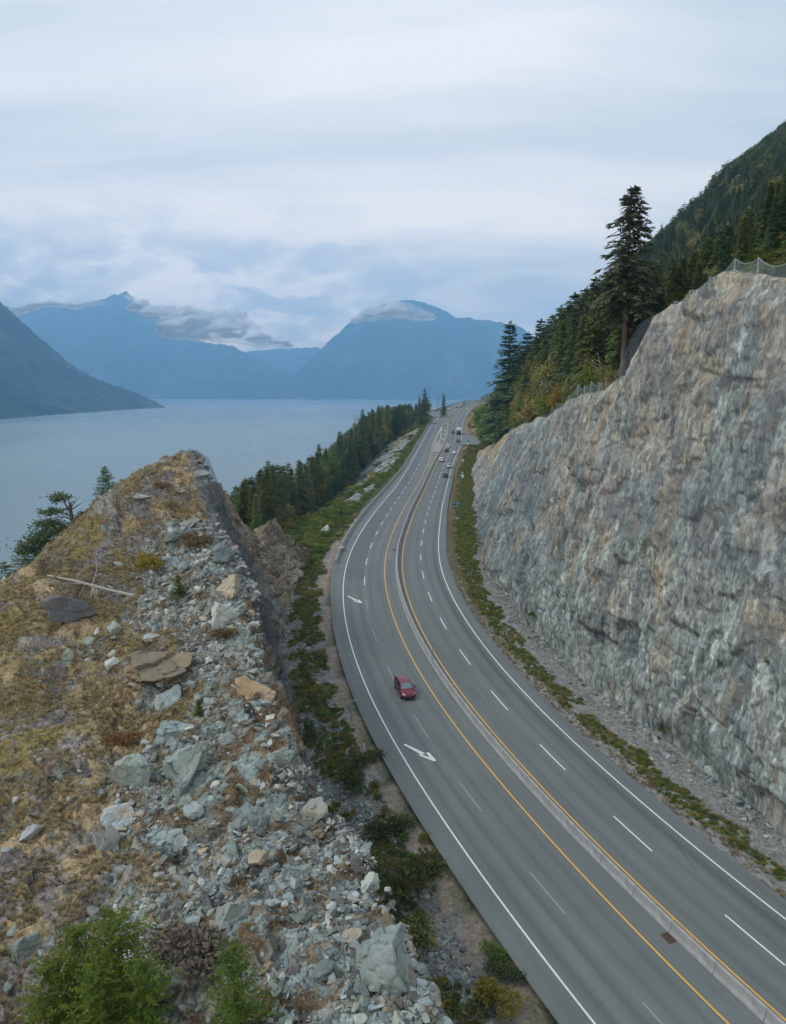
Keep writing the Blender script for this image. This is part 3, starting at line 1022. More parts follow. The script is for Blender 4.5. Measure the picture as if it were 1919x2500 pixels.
def build_outcrop():
    # stations along the crest, dense near the camera
    S = [0.0]
    while S[-1] < _cs[-1]:
        y = np.interp(S[-1], _cs, CREST[:, 1])
        S.append(S[-1] + (.17 if 18 < y < 60 else .26 if y < 100 else .45) * (3 if y < 16 else 1))
    S = np.array(S[:-1] + [_cs[-1]])
    cr = np.stack([np.interp(S, _cs, CREST[:, k]) for k in range(3)], -1)
    ft = np.stack([np.interp(S, _cs, FOOT[:, k]) for k in range(2)], -1)
    wob = fbm(P3(S / 2.6, S * 0), 4, 91)
    jag, _ = facet(P3(S / 3.4, S * 0), 92, 1.0, .8, 0)
    jag2, _ = facet(P3(S / 1.2, S * 0), 94, 1.0, .8, 0)
    cr[:, 0] += .5 * wob + .95 * jag + .45 * jag2 - .3
    wf = fbm(P3(S / 4.0, S * 0 + 3), 4, 93)
    ft[:, 0] += .8 * wf
    # top sheet
    L = [0.0]
    while L[-1] < 52:
        L.append(L[-1] + (.17 if L[-1] < 16 else .24 if L[-1] < 30 else .5))
    L = np.array(L)
    X = cr[:, None, 0] - L[None, :]
    Y = cr[:, None, 1] + 0 * L[None, :] + .0 * X
    Z, rm, c1, c2, c3 = top_relief(X, Y)
    n = fbm(P3(X / 2.2, Y / 2.2), 4, 61); n2 = fbm(P3(X / .7, Y / .7), 3, 67); n3 = fbm(P3(X / 7., Y / 7.), 3, 63)
    blue = np.array([.22, .285, .285]); pale = np.array([.34, .39, .375]); tan = np.array([.34, .27, .19]); purp = np.array([.13, .122, .125])
    moss = np.array([.20, .165, .065]); dry = np.array([.37, .285, .165]); soil = np.array([.14, .10, .06])
    rock = blue + (pale - blue) * (c2[..., None] ** 2)
    rock = rock + (tan - rock) * (np.clip((c1 - .72) * 6, 0, 1) * .8)[..., None]
    rock = rock + (np.array([.40, .25, .11]) - rock) * (np.clip((c2 - .9) * 12, 0, 1) * .5)[..., None]
    old = purp + (np.array([.27, .25, .23]) - purp) * (c2[..., None])
    cover = dry + (moss - dry) * np.clip(n3 * 1.2 + .55, 0, 1)[..., None]
    cover = cover + (soil - cover) * np.clip(n2 * 1.3 - .1, 0, 1)[..., None]
    oldw = np.clip(n * 1.9 + (c3 - .5) * .9 + (c1 - .5) * .8 + .28, 0, 1)
    base = cover + (old - cover) * oldw[..., None]
    sc = soil + (rock - soil) * np.clip(.55 + n2 * 1.4 + n * .6, 0, 1)[..., None]
    C = base + (sc - base) * rm[..., None]
    # face sheet, crest to foot
    nf = 90
    T = np.linspace(0, 1, nf + 1)[1:]
    ztop = Z[:, 0]
    st_, d_ = road_frame(ft[:, 0], ft[:, 1])
    zfoot = np.interp(st_, _yy, RC[:, 2]) - 2.1
    e = T ** .82
    FX = cr[:, None, 0] + (ft[:, None, 0] - cr[:, None, 0]) * T[None, :] ** .9
    FY = cr[:, None, 1] + (ft[:, None, 1] - cr[:, None, 1]) * T[None, :]
    FZ = ztop[:, None] + (zfoot[:, None] - ztop[:, None]) * e[None, :]
    PP = np.stack([FX, FY, FZ], -1)
    Q = PP * np.array([1, 1, .5])
    g1, e1 = facet(Q / 3.0, 15, .6, .5)
    g2, e2 = facet(Q / 1.1, 16, .8, .6)
    g3, e3 = facet(Q / .45, 17, .6, .5)
    amp = np.clip(T * 6, 0, 1)[None, :] * np.clip((1 - T) * 5 + .3, 0, 1)[None, :]
    dsp = (1.35 * g1 + .6 * g2 + .2 * g3 + .4 * fbm(PP / 5, 3, 71)) * amp
    FX = FX + dsp * .95
    FZ = FZ + dsp * .2
    m = fbm(PP / np.array([2.5, 2.5, 4.]), 4, 73)
    bl = np.array([.235, .27, .265]); br = np.array([.25, .205, .16]); orr = np.array([.34, .22, .11])
    FC = bl + (br - bl) * np.clip(m * 1.4 + .3, 0, 1)[..., None]
    FC = FC + (orr - FC) * (np.clip((e1 - .8) * 8, 0, 1) * .75)[..., None]
    far_ = np.clip((FY - 98) / 14, 0, 1)[..., None]
    FC = FC + (np.array([.34, .275, .20]) * (.8 + .4 * e1[..., None]) - FC) * far_ * .75
    FC = FC * (.62 + .6 * e2[..., None] + .2 * e3[..., None])
    V = np.concatenate([np.stack([X, Y, Z], -1)[:, ::-1], np.stack([FX, FY, FZ], -1)], 1)
    CC = np.concatenate([C[:, ::-1], FC], 1)
    r, c = V.shape[:2]
    me = mesh_np('rock_outcrop', V.reshape(-1, 3), grid_faces(r, c, flip=True), cols=np.clip(CC, 0, 1).reshape(-1, 3))
    o = obj('rock_outcrop', me, M['outcrop'])
    tag(o, 'long blasted rock outcrop with mossy back and grey rubble crest left of the road', 'rock outcrop', kind='thing')
    TOPD['face'] = (cr, ft, zfoot, ztop)
    return o


# ------------------------------------------------------------------ right cliff
CLIFF = {}


def build_cliff():
    ys = [-18.0]
    while ys[-1] < 343:
        y = ys[-1]
        ys.append(y + (.6 if y < 30 else .14 if y < 110 else .14 + (y - 110) * .0022))
    ys = np.array(ys)
    i_foot = rp(ys, 18 + 1.1 * fbm(P3(ys / 9.0, ys * 0), 4, 101), -.55)
    N = np.stack([np.interp(ys, _yy, RN[:, k]) for k in range(3)], -1)
    wt = fbm(P3(ys / 5.0, ys * 0), 4, 103)
    H = cl_top_h(ys); Oo = cl_top_o(ys) - 18
    top = rp(ys, 18 + Oo, 0); top[:, 2] = np.interp(ys, _yy, RC[:, 2]) + H + .5 * wt * np.clip(H / 10, 0, 1) - .3
    nr = 300
    T = np.linspace(0, 1, nr)
    prof = T - .04 * np.sin(T * math.pi) * (1 + .6 * vnoise(P3(ys / 14, ys * 0), 5))[:, None]
    hx = prof
    V = i_foot[:, None, :] + (top - i_foot)[:, None, :] * np.stack([hx, hx, np.broadcast_to(T, hx.shape)], -1)
    s = np.interp(ys, _yy, RS)
    hh = V[..., 2]
    SS = np.broadcast_to(s[:, None], hh.shape)
    D = np.zeros_like(hh)
    # buttresses, then leaning fracture blocks of falling size
    Q = np.stack([SS, D, hh], -1)
    lean = np.stack([SS + hh * .08, D, hh], -1)
    big = fbm(Q / np.array([11., 1, 26.]), 3, 105)
    wu = .35 * vnoise(lean / 7.0, 1); wv = .35 * vnoise(lean / 7.0, 2)
    U = SS + hh * .08
    J1, k1, q1 = joints(U / 4.6 + wu, hh / 8.5 + wv, 31, [(4.5, .2), (-.5, .1), (.1, .42), (-.1, -4.5)], .9)
    J2, k2, q2 = joints(U / 1.7 + wu, (hh - SS * .25) / 3.0 + wv, 32, [(-4.0, .2), (.5, -.1), (.15, .55), (-.1, -4.0)], .95, .25)
    J3, k3, q3 = joints((SS + hh * .12) / .75, (hh + SS * .2) / 1.15, 33, [(3.2, .3), (-.6, .1), (-.1, .6), (.1, -3.0)], .9, .35)
    J4, k4, q4 = joints((SS - hh * .2) / .36, hh / .5, 34, [(1.2, .3), (-.6, .2), (-.2, 1.2), (.1, -.6)], .6, .4)
    amp = np.clip(T * 14, .15, 1)[None, :] * np.clip((1 - T) * 20, .25, 1)[None, :] * np.clip(H / 14, .35, 1)[:, None]
    nearf = np.clip((190 - ys) / 120, .35, 1)[:, None]
    dsp = (.9 * big + 1.5 * J1 + .62 * J2 + .30 * J3 * nearf + .11 * J4 * nearf) * amp
    V[..., 0] -= N[:, None, 0] * dsp
    V[..., 1] -= N[:, None, 1] * dsp
    # colours: blue-grey argillite, tan and rusty areas high up, pale fresh faces low down
    n1 = fbm(Q / np.array([14., 1, 12.]), 4, 111); n2 = fbm(Q / np.array([3., 1, 8.]), 4, 113)
    hr = (hh - i_foot[:, None, 2]) / 45.0
    blue = np.array([.235, .28, .27]); pale = np.array([.45, .50, .465]); tan = np.array([.42, .385, .29]); rust = np.array([.34, .255, .15]); dk = np.array([.125, .145, .145])
    C = blue + (pale - blue) * np.clip(k2 * .8 - .15 + n1 * .35 + (k3 - .5) * 1.2 + (k4 - .5) * .8, 0, 1)[..., None]
    wt_ = np.clip((hr - .50) * 2.4 + n1 * 1.5 + (k1 - .5) * 1.4 + (k2 - .5) * .9, 0, 1) * .78
    C = C + (tan - C) * wt_[..., None]
    C = C + (rust - C) * (np.clip(n2 * 1.9 - .85 + hr * .9 + (k2 - .5) * .9, 0, 1) * .62)[..., None]
    C = C + (dk - C) * (np.clip((q1 - .62) * 3, 0, 1) * .45 + np.clip((q2 - .72) * 4, 0, 1) * .45 + np.clip((q3 - .72) * 5, 0, 1) * .6 + np.clip((q4 - .8) * 6, 0, 1) * .35).clip(0, .85)[..., None]
    # far end: purple-brown, with dry grass ledges
    fe = np.clip((ys - 150) / 90, 0, 1)[:, None]
    C = C + (np.array([.31, .285, .255]) - C) * (fe * np.clip(.55 + n2 * .8, 0, 1))[..., None]
    gr = np.clip(n1 * 2 + (T[None, :] - .66) * 4.5, 0, 1) * np.clip((ys - 140) / 50, 0, 1)[:, None]
    C = C + (np.array([.36, .27, .12]) - C) * (gr * .85)[..., None]
    # rounded lip running back into the forest floor
    back = []
    bc = []
    for j, (o, dz) in enumerate([(.6, .15), (1.5, .1), (3, -.4), (5.0, -.2), (8.0, -.6)]):
        p = V[:, -1, :].copy()
        p[:, 0] += N[:, 0] * o; p[:, 1] += N[:, 1] * o
        p[:, 2] += dz + o * .14 + .4 * fbm(P3(ys / 1.3, ys * 0 + o), 3, 130 + j)
        back.append(p)
        bc.append(C[:, -1] * .6 + np.array([.30, .24, .12]) * .4)
    V = np.concatenate([V, np.stack(back, 1)], 1)
    C = np.concatenate([C, np.stack(bc, 1)], 1)
    r, c = V.shape[:2]
    me = mesh_np('rock_cliff', V.reshape(-1, 3), grid_faces(r, c, flip=False), cols=np.clip(C, 0, 1).reshape(-1, 3))
    o = obj('rock_cliff', me, M['cliff'])
    tag(o, 'tall grey and tan blasted rock cliff rising above the right roadside', 'rock cliff', kind='thing')
    CLIFF.update(ys=ys, V=V, N=N, nr=nr, s=s)
    return o


def build_cliff_nets():
    ys, V, N, nr, s = (CLIFF[k] for k in ('ys', 'V', 'N', 'nr', 's'))
    # draped netting: hangs a little off the face, in separate sheets
    def drape(name, label, y0, y1, t0, t1, m, off=.45, ragged=.06):
        i0, i1 = np.searchsorted(ys, [y0, y1])
        ii = np.unique(np.linspace(i0, i1 - 1, max(12, int((s[i1 - 1] - s[i0]) / .9))).astype(int))
        jj = np.unique(np.linspace(t0 * (nr - 1), t1 * (nr - 1), 40).astype(int))
        # smoothed face: local running maximum of the outward position
        W = V[np.ix_(ii, jj)].copy()
        Wn = (W * N[ii][:, None, :]).sum(-1)
        Ws = Wn.copy()
        for _ in range(2):
            p = np.pad(Ws, 1, mode='edge')
            Ws = np.minimum.reduce([p[1:-1, 1:-1], p[:-2, 1:-1], p[2:, 1:-1], p[1:-1, :-2], p[1:-1, 2:]])
        p = np.pad(Ws, 1, mode='edge')
        Ws = (p[1:-1, 1:-1] * 2 + p[:-2, 1:-1] + p[2:, 1:-1] + p[1:-1, :-2] + p[1:-1, 2:]) / 6
        W += N[ii][:, None, :] * (Ws - Wn - off)[..., None]
        uv = np.stack(np.broadcast_arrays(s[ii][:, None], W[..., 2]), -1)
        o = obj(name, mesh_np(name, W.reshape(-1, 3), grid_faces(len(ii), len(jj)), smooth=True, uv=uv.reshape(-1, 2)), m)
        return tag(o, label, 'netting')
    drape('rockfall_netting', 'blue grey rockfall netting draped down the lower shoulder of the cliff', 94, 175, .12, .985, M['net_d1'])
    drape('rockfall_netting', 'faint rockfall netting hanging over the tan upper face of the cliff', 45, 93, .42, .985, M['net_d2'])
    # catch fence along the top edge: posts with sagging netting
    def fence(label, pts_y, hs):
        root = empty('rockfall_fence', rp(np.array(pts_y[0]), np.array(cl_top_o(pts_y[0])), cl_top_h(pts_y[0])))
        tag(root, label, 'fence')
        base = []
        for y in pts_y:
            i = np.searchsorted(ys, y)
            base.append(V[i, nr + 1])
        o0 = np.array(root.location)
        for b, h in zip(base, hs):
            q = b - o0
            MB().tube([q - [0, 0, .4], q + [0, 0, h]], .07, .06).build('post', M['steel'], root)
        rows, uvs = [], []
        acc = 0
        for k in range(len(base) - 1):
            n = 9
            for j in range(n + (k == len(base) - 2)):
                t = j / n
                i = np.searchsorted(ys, pts_y[k] + (pts_y[k + 1] - pts_y[k]) * t)
                gnd = V[min(i, len(ys) - 1), nr]
                b = base[k] * (1 - t) + base[k + 1] * t
                h = (hs[k] * (1 - t) + hs[k + 1] * t) - .55 * math.sin(math.pi * t) * min(1, hs[k])
                tp = b + np.array([0, 0, h])
                col = [tp * (1 - w) + (gnd - N[i] * .35 - [0, 0, .3]) * w for w in np.linspace(0, 1, 6)]
                col.append(gnd - N[i] * .6 - [0, 0, 3.0])
                rows.append(col); uvs.append([(acc + t * 6, w * 2.2) for w in range(7)])
            acc += 6
        W = np.array(rows) - o0
        o = obj('netting', mesh_np('netting', W.reshape(-1, 3), grid_faces(W.shape[0], W.shape[1]), smooth=True, uv=np.array(uvs).reshape(-1, 2)), M['net_fence'], root)
        # top cable
        MB().tube([W[i, 0] for i in range(len(W))], .035, n=5).build('cable', M['steel'], root)
    fence('wire catch fence with thin posts along the highest edge of the cliff', [54, 57.5, 61, 65, 69, 73, 77, 80], [1.3, 1.4, 1.4, 1.6, 1.1, .9, 1.0, .9])
    fence('sagging wire catch fence over the lower shoulder of the cliff beside the forest', [95.5, 98, 101, 104, 107, 111, 117], [1.8, 1.6, 2.0, 1.8, 2.2, 1.9, 1.2])


def build_outcrop_net():
    cr, ft, zf, zt = TOPD['face']
    sel = np.where((cr[:, 1] > 62) & (cr[:, 1] < 98))[0][::4]
    rows, uvs = [], []
    for i in sel:
        y = cr[i, 1]
        a = np.interp(y, [62, 70, 90, 98], [.45, .30, .22, .2])
        ts = np.concatenate([[-.06, -.02], np.linspace(0.02, .85, 16)])
        row = []
        for t in ts:
            if t < 0:
                x = cr[i, 0] + t * 22; z = float(top_relief(np.array([x]), np.array([y]))[0][0]) + .25
                row.append((x, y, z))
            else:
                row.append((cr[i, 0] + (ft[i, 0] - cr[i, 0]) * t ** .9 + .95, y + (ft[i, 1] - cr[i, 1]) * t, zt[i] + (zf[i] - zt[i]) * t ** .82 + .35))
        rows.append(row); uvs.append([(y, t * 28) for t in ts])
    W = np.array(rows)
    for k in range(2):
        W[1:-1, :, 0] = np.maximum(W[1:-1, :, 0], (W[:-2, :, 0] + W[2:, :, 0]) / 2)
        W[1:-1, :2, 2] = np.maximum(W[1:-1, :2, 2], (W[:-2, :2, 2] + W[2:, :2, 2]) / 2)
    o = obj('rockfall_netting', mesh_np('rockfall_netting', W.reshape(-1, 3), grid_faces(W.shape[0], W.shape[1]), smooth=True, uv=np.array(uvs).reshape(-1, 2)), M['net_dark'])
    tag(o, 'dark rockfall netting hanging from the outcrop summit down its road side', 'netting')
    # little peak of netting carried by a post on the summit
    top = at(440, 1104, 94); b = np.array([top[0], top[1], float(top_z(np.array([top[0]]), np.array([94.]))[0])])
    r = empty('netting_post', b)
    tag(r, 'short steel post holding up netting on the summit of the outcrop', 'post')
    hgt = max(1.0, top[2] - b[2])
    MB().tube([(0, 0, -.5), (0, 0, hgt)], .06).build('post', M['steel'], r)
    pts = [(0, 0, hgt), (1.9, -.6, .45), (1.1, -1.6, -.2), (-1.4, -1.2, -.2), (-1.9, .4, .0), (1.2, .9, 0)]
    V = [pts[0]] + pts[1:]
    Fc = [(0, i, i % 5 + 1) for i in range(1, 6)]
    Fc = [(0, i, 1 + (i % 5)) for i in range(1, 6)]
    obj('netting', mesh_np('netting', V, Fc, uv=np.array([(0, 0), (2, 0), (3, 0), (4, 1), (5, 2), (6, 1)], float)), M['net_fence'], r)


# ------------------------------------------------------------------ road
def px_ground(u, v, dz=0.0):
    def zf(x, y):
        st, d = road_frame(x, y)
        return np.interp(st, _yy, RC[:, 2]) + dz
    d = ray(u, v); d = d / d[1]
    Y = np.geomspace(22, 760, 2600)
    s = zf(d[0] * Y, Y); z = CZ + d[2] * Y
    i = int(np.argmax(z < s))
    t = (z[i - 1] - s[i - 1]) / max(1e-6, (z[i - 1] - s[i - 1]) - (z[i] - s[i]))
    yy = Y[i - 1] + (Y[i] - Y[i - 1]) * t
    x = d[0] * yy
    return Vector((x, yy, float(zf(np.array([x]), np.array([yy]))[0])))


def build_road():
    road = ribbon('road', oLAE, oRAE, -55, 880, 0.0, M['asphalt'], ncross=10)
    tag(road, 'four lane grey asphalt highway curving along the fjord', kind='structure')
    ribbon('asphalt_patch', lambda y: oLW(y) + .12, lambda y: oLW(y) + 3.62, 121.5, 470, .006, M['asphalt_patch'], road)
    edge = lambda f, w: (lambda y: f(y) - w / 2, lambda y: f(y) + w / 2)
    for nm, f, m, y0, y1, w in [('edge_line', oLW, 'white_paint', -40, 860, .15), ('edge_line', oRW, 'white_paint', -40, 372, .15), ('edge_line', oRW, 'white_paint', 402, 860, .15),
                                ('centre_line', oLY, 'yellow_paint', -40, 860, .15), ('centre_line', oRY, 'yellow_paint', -40, 640, .15)]:
        a, b = edge(f, w)
        ribbon(nm, a, b, y0, y1, .012, M[m], road)
    # lane dashes: right carriageway clear, left one worn near the camera
    S0 = np.interp(42.9, _yy, RS)
    sy = lambda s: float(np.interp(s, RS, _yy))
    for k in range(-3, 46):
        a = S0 + k * 12.35
        y0, y1 = sy(a - 4.9), sy(a)
        if y1 < 620:
            ribbon('lane_dash', K(4.75 - .07), K(4.75 + .07), y0, y1, .012, M['white_paint'], road, near=2.5)
    S1 = np.interp(74.5, _yy, RS)
    for k in range(-5, 42):
        a = S1 + k * 12.35
        y0, y1 = sy(a - 4.6), sy(a)
        if y1 < 560:
            old = y1 < 120
            o1 = float(oLW(y1)) + 3.72
            w = .035 if old else .07
            ribbon('lane_dash', lambda y: oLW(y) + 3.72 - w, lambda y: oLW(y) + 3.72 + w, y0, y1, .012, M['faded_paint' if old else 'white_paint'], road, near=2.5)
    # lane-drop arrows
    def arrow(shaft, head):
        pa = [px_ground(*p) for p in shaft]; ph = [px_ground(*p) for p in head]
        c = (pa[0] + pa[1]) / 2
        mb = MB()
        up = Vector((0, 0, .014))
        mb.poly([p + up for p in pa][::-1]); mb.poly([p + up for p in ph][::-1])
        mb.build('lane_arrow', M['white_paint'], road)
    q = lambda x, y: (900 + x / 4.2, 1600 + y / 4.2)
    arrow([q(357, 917), q(374, 907), q(578, 1004), q(545, 1022)], [q(508, 1022), q(532, 1016), q(632, 1050), q(586, 1000), q(618, 995), q(694, 1078), q(672, 1088)])
    q = lambda x, y: (780 + x / 4.2, 1300 + y / 4.2)
    arrow([q(286, 653), q(296, 649), q(386, 695), q(366, 700)], [q(343, 702), q(358, 700), q(408, 709), q(383, 692), q(402, 689), q(441, 722), q(425, 724)])
    # painted median where the carriageways part: hatching, raised island, turn wedge
    for k in range(9):
        y = 300 + k * 5.2
        a = rp(np.array([y, y + .55, y + .55, y]), np.array([oLY(y) + .2, oLY(y) + .2, -.6, -.6]) , .012)
        MB().poly([tuple(p) for p in a][::-1]).build('hatch_line', M['yellow_paint'], road)
    isl = ribbon('traffic_island', lambda y: oLY(y) + .5, lambda y: min(-.5, -.5 - max(0, y - 372) * .16), 346, 392, .14, M['island'], road)
    for f in (lambda y: oLY(y) + .35, lambda y: np.interp(y, [392, 476], [-3.6, -5.0])):
        a, b = edge(f, .22)
        ribbon('edge_line', a, b, 392, 476, .012, M['white_paint'], road)
    for y in (405, 432, 452, 500):
        p = rp(np.array([y - 2.2, y - 2.2, y + 1, y + 2.4, y + 1]), np.array([-2.3, -2.0, -1.6, -2.15, -2.7]), .012)
        MB().poly([tuple(v) for v in p]).build('lane_arrow', M['white_paint'], road)
    ribbon('centre_line', K(-1.2), K(-1.0), 362, 520, .012, M['yellow_paint'], road)
    ribbon('centre_line', K(-3.0), K(-2.8), 500, 600, .012, M['yellow_paint'], road)
    # side road and pull-out
    sr = [(10.0, 376), (13, 379), (26, 381), (60, 386), (60, 399), (24, 403), (17, 414), (13, 432), (10.9, 462), (10.0, 480)]
    V = np.array([rp(np.array(float(y)), np.array(float(o)), .035) for o, y in sr])
    V[:, 2] = V[:, 2]
    mb = MB(); mb.poly([tuple(p) for p in V]); s = mb.build('side_road', M['asphalt_side']); tag(s, 'short paved side road leaving the highway on the right', kind='structure')
    V = np.array([rp(np.array(float(y)), np.array(float(o)), .035) for o, y in [(-14.0, 545), (-18, 560), (-24, 585), (-29, 606), (-27, 622), (-14, 628)]])
    mb = MB(); mb.poly([tuple(p) for p in V][::-1]); s = mb.build('lay_by', M['asphalt_side']); tag(s, 'paved lay-by on the water side of the highway', kind='structure')
    # drain grates in the median
    for u, v in [(962, 1343), (1632, 2290)]:
        p = px_ground(u, v); st, _ = road_frame(np.array([p[0]]), np.array([p[1]]))
        a = heading(float(st[0]))
        mb = MB()
        for k in range(7):
            x = -.36 + k * .12
            c, s_ = math.cos(a), math.sin(a)
            mb.box((x * c, x * s_, .02), (.06, .55, .04), a)
        mb.box((0, 0, .012), (.9, .65, .02), a)
        o = mb.build('drain_grate', M['iron'], road); o.location = p
    return road


def jersey_mesh(L):
    prof = [(-.31, -.05), (.31, -.05), (.31, .08), (.17, .33), (.11, .81), (-.11, .81), (-.17, .33), (-.31, .08)]
    v = [(0, y, z) for y, z in prof] + [(L, y, z) for y, z in prof]
    n = len(prof)
    f = [[i, (i + 1) % n, n + (i + 1) % n, n + i] for i in range(n)] + [list(range(n))[::-1], list(range(n, 2 * n))]
    me = bpy.data.meshes.new('barrier_segment')
    me.from_pydata(v, [], f); me.update()
    return me


def barrier(label, foff, y0, y1, group=None, m='concrete', refl=0, L=3.75):
    root = empty('concrete_barrier', rp(np.array(float(y0)), np.array(float(foff(y0)))))
    tag(root, label, 'barrier', group)
    me = jersey_mesh(L - .03); me.materials.append(M[m])
    rme = None
    org = Vector(root.location)
    s0, s1 = np.interp([y0, y1], _yy, RS)
    yk = float(y0); k = 0
    while yk < y1:
        a = Vector(rp(np.array(yk), np.array(float(foff(yk)))))
        ny = yk + L * .5
        for _ in range(8):
            b = Vector(rp(np.array(ny), np.array(float(foff(ny)))))
            ny = yk + (ny - yk) * L / max(.1, (b - a).length)
        b = Vector(rp(np.array(ny), np.array(float(foff(ny)))))
        o = obj('barrier_segment', me, None, root)
        d = b - a
        o.location = a - org
        o.rotation_euler = d.to_track_quat('X', 'Z').to_euler()
        o.scale = (d.length / L, 1, 1)
        if refl and k % refl == 2:
            if rme is None:
                r = MB().box((.15, -.16, .74), (.16, .03, .14)).box((.15, -.16, .86), (.10, .10, .12)).build('reflector', M['reflector'], root)
                rme = r
            else:
                r = rme.copy(); COL.objects.link(r)
            r.parent = root; r.location = a - org; r.rotation_euler = o.rotation_euler
        yk = ny; k += 1
    return root


def build_barriers():
    barrier('long concrete median barrier between the two carriageways, nearest the camera', K(0.0), 4, 352, 'median barriers', refl=5)
    barrier('short straight concrete barrier beside the delivery truck', K(.2), 393, 483, 'median barriers')
    barrier('short concrete barrier beyond the turning gap in the median', lambda y: -3.6 - (y - 519) * .01, 519, 603, 'median barriers')
    barrier('farthest concrete median barrier curving to the right over the crest', lambda y: float(np.interp(y, [641, 693, 759, 800, 860], [-3.1, -.7, .6, 1, 1])), 641, 850, 'median barriers')
    barrier('long concrete guard barrier on the water side of the highway', oBL, 131.5, 552, 'roadside barriers')
    barrier('farthest roadside barrier curving above the water near the crest', oBL, 628, 850, 'roadside barriers')
    barrier('low red painted barrier round the lay-by', lambda y: float(np.interp(y, [596, 606, 628], [-29.5, -27, -15.0])), 597, 627, 'roadside barriers', m='concrete_rust')
    # railing on top of the retaining wall
    y0, y1 = 190, 258
    root = empty('guard_railing', rp(np.array(float(y0)), np.array(float(oBL(y0) - 1.0)), -.3))
    tag(root, 'green grey pipe railing behind the water side barrier', 'railing')
    o = Vector(root.location)
    ys = np.arange(y0, y1, 2.4)
    pts = [Vector(rp(np.array(float(y)), np.array(float(oBL(y) - 1.0)), -.3)) - o for y in ys]
    for p in pts:
        MB().tube([p, p + Vector((0, 0, 1.5))], .045, n=5).build('post', M['green_steel'], root)
    for h in (.55, 1.0, 1.45):
        MB().tube([p + Vector((0, 0, h)) for p in pts], .035, n=5).build('rail', M['green_steel'], root)


# ------------------------------------------------------------------ instancing of uncountable small stuff
def hidden_collection(name, objs):
    c = bpy.data.collections.new(name)
    for o in objs:
        for u in list(o.users_collection):
            u.objects.unlink(o)
        c.objects.link(o)
    return c


def scatter(name, pts, rot, scl, idx, protos, label):
    """one 'stuff' object: proto meshes instanced on points by geometry nodes"""
    pts = np.asarray(pts, np.float32)
    n = len(pts)
    me = bpy.data.meshes.new(name)
    me.vertices.add(n)
    me.vertices.foreach_set('co', pts.ravel())
    for nm, typ, arr in (('rot', 'FLOAT_VECTOR', rot), ('scl', 'FLOAT_VECTOR', scl)):
        a = me.attributes.new(nm, typ, 'POINT')
        a.data.foreach_set('vector', np.ascontiguousarray(arr, np.float32).ravel())
    a = me.attributes.new('idx', 'INT', 'POINT')
    a.data.foreach_set('value', np.ascontiguousarray(idx, np.int32))
    o = obj(name, me)
    pr = []
    for k, p in enumerate(protos):
        q = bpy.data.objects.new('%s_piece_%02d' % (name, k), p)
        pr.append(q)
    coll = bpy.data.collections.new(name + '_pieces')
    for q in pr:
        coll.objects.link(q)
    ng = bpy.data.node_groups.new(name + '_spread', 'GeometryNodeTree')
    ng.interface.new_socket('Geometry', in_out='INPUT', socket_type='NodeSocketGeometry')
    ng.interface.new_socket('Geometry', in_out='OUTPUT', socket_type='NodeSocketGeometry')
    N_, L_ = ng.nodes, ng.links
    gi, go = N_.new('NodeGroupInput'), N_.new('NodeGroupOutput')
    ci = N_.new('GeometryNodeCollectionInfo')
    ci.inputs['Collection'].default_value = coll
    ci.inputs['Separate Children'].default_value = True
    ci.inputs['Reset Children'].default_value = True
    ip = N_.new('GeometryNodeInstanceOnPoints')
    ip.inputs['Pick Instance'].default_value = True
    at_ = {}
    for nm, dt in (('rot', 'FLOAT_VECTOR'), ('scl', 'FLOAT_VECTOR'), ('idx', 'INT')):
        a = N_.new('GeometryNodeInputNamedAttribute'); a.data_type = dt
        a.inputs['Name'].default_value = nm
        at_[nm] = a.outputs['Attribute']
    L_.new(gi.outputs[0], ip.inputs['Points'])
    L_.new(ci.outputs[0], ip.inputs['Instance'])
    L_.new(at_['rot'], ip.inputs['Rotation'])
    L_.new(at_['scl'], ip.inputs['Scale'])
    L_.new(at_['idx'], ip.inputs['Instance Index'])
    L_.new(ip.outputs[0], go.inputs[0])
    md = o.modifiers.new('spread', 'NODES')
    md.node_group = ng
    return tag(o, label, kind='stuff')


# ------------------------------------------------------------------ rocks
def hull_rock(seed, flat=.55, m=None, n=13):
    r = random.Random(seed)
    bm = bmesh.new()
    for _ in range(n):
        v = Vector((r.uniform(-1, 1), r.uniform(-1, 1), r.uniform(-1, 1)))
        k = max(abs(v.x), abs(v.y), abs(v.z))
        v = v / k * r.uniform(.75, 1.0)
        v = v.lerp(v.normalized(), .45)
        bm.verts.new((v.x * .5, v.y * .5 * r.uniform(.75, .95), v.z * .5 * flat))
    bmesh.ops.convex_hull(bm, input=bm.verts)
    for v in [v for v in bm.verts if not v.link_faces]:
        bm.verts.remove(v)
    me = bpy.data.meshes.new('rock')
    bm.to_mesh(me); bm.free()
    if m: me.materials.append(m)
    return me


def boulder_mesh(seed, flat=.7, planes=14, rough=.05, sub=4, m=None):
    bm = bmesh.new()
    bmesh.ops.create_icosphere(bm, subdivisions=sub, radius=1.0)
    V = np.array([v.co[:] for v in bm.verts])
    r = np.random.default_rng(seed)
    for _ in range(planes):
        n = r.normal(size=3) * np.array([1, .8, 1.1]); n /= np.linalg.norm(n)
        d = r.uniform(.34, .72)
        k = V @ n
        V = V - np.outer(np.clip(k - d, 0, None), n)
    f, _ = facet(V * 2.3 + seed, seed, .12, .05, .04)
    nr = V / np.maximum(np.linalg.norm(V, axis=1), 1e-6)[:, None]
    V = V + nr * (f + rough * fbm(V * 3 + seed * 3.1, 4, seed))[:, None]
    V = V / np.abs(V).max(0) * np.array([.52, .46, .52 * flat])
    for v, c in zip(bm.verts, V):
        v.co = c
    me = bpy.data.meshes.new('boulder')
    bm.to_mesh(me); bm.free()
    if m: me.materials.append(m)
    return me


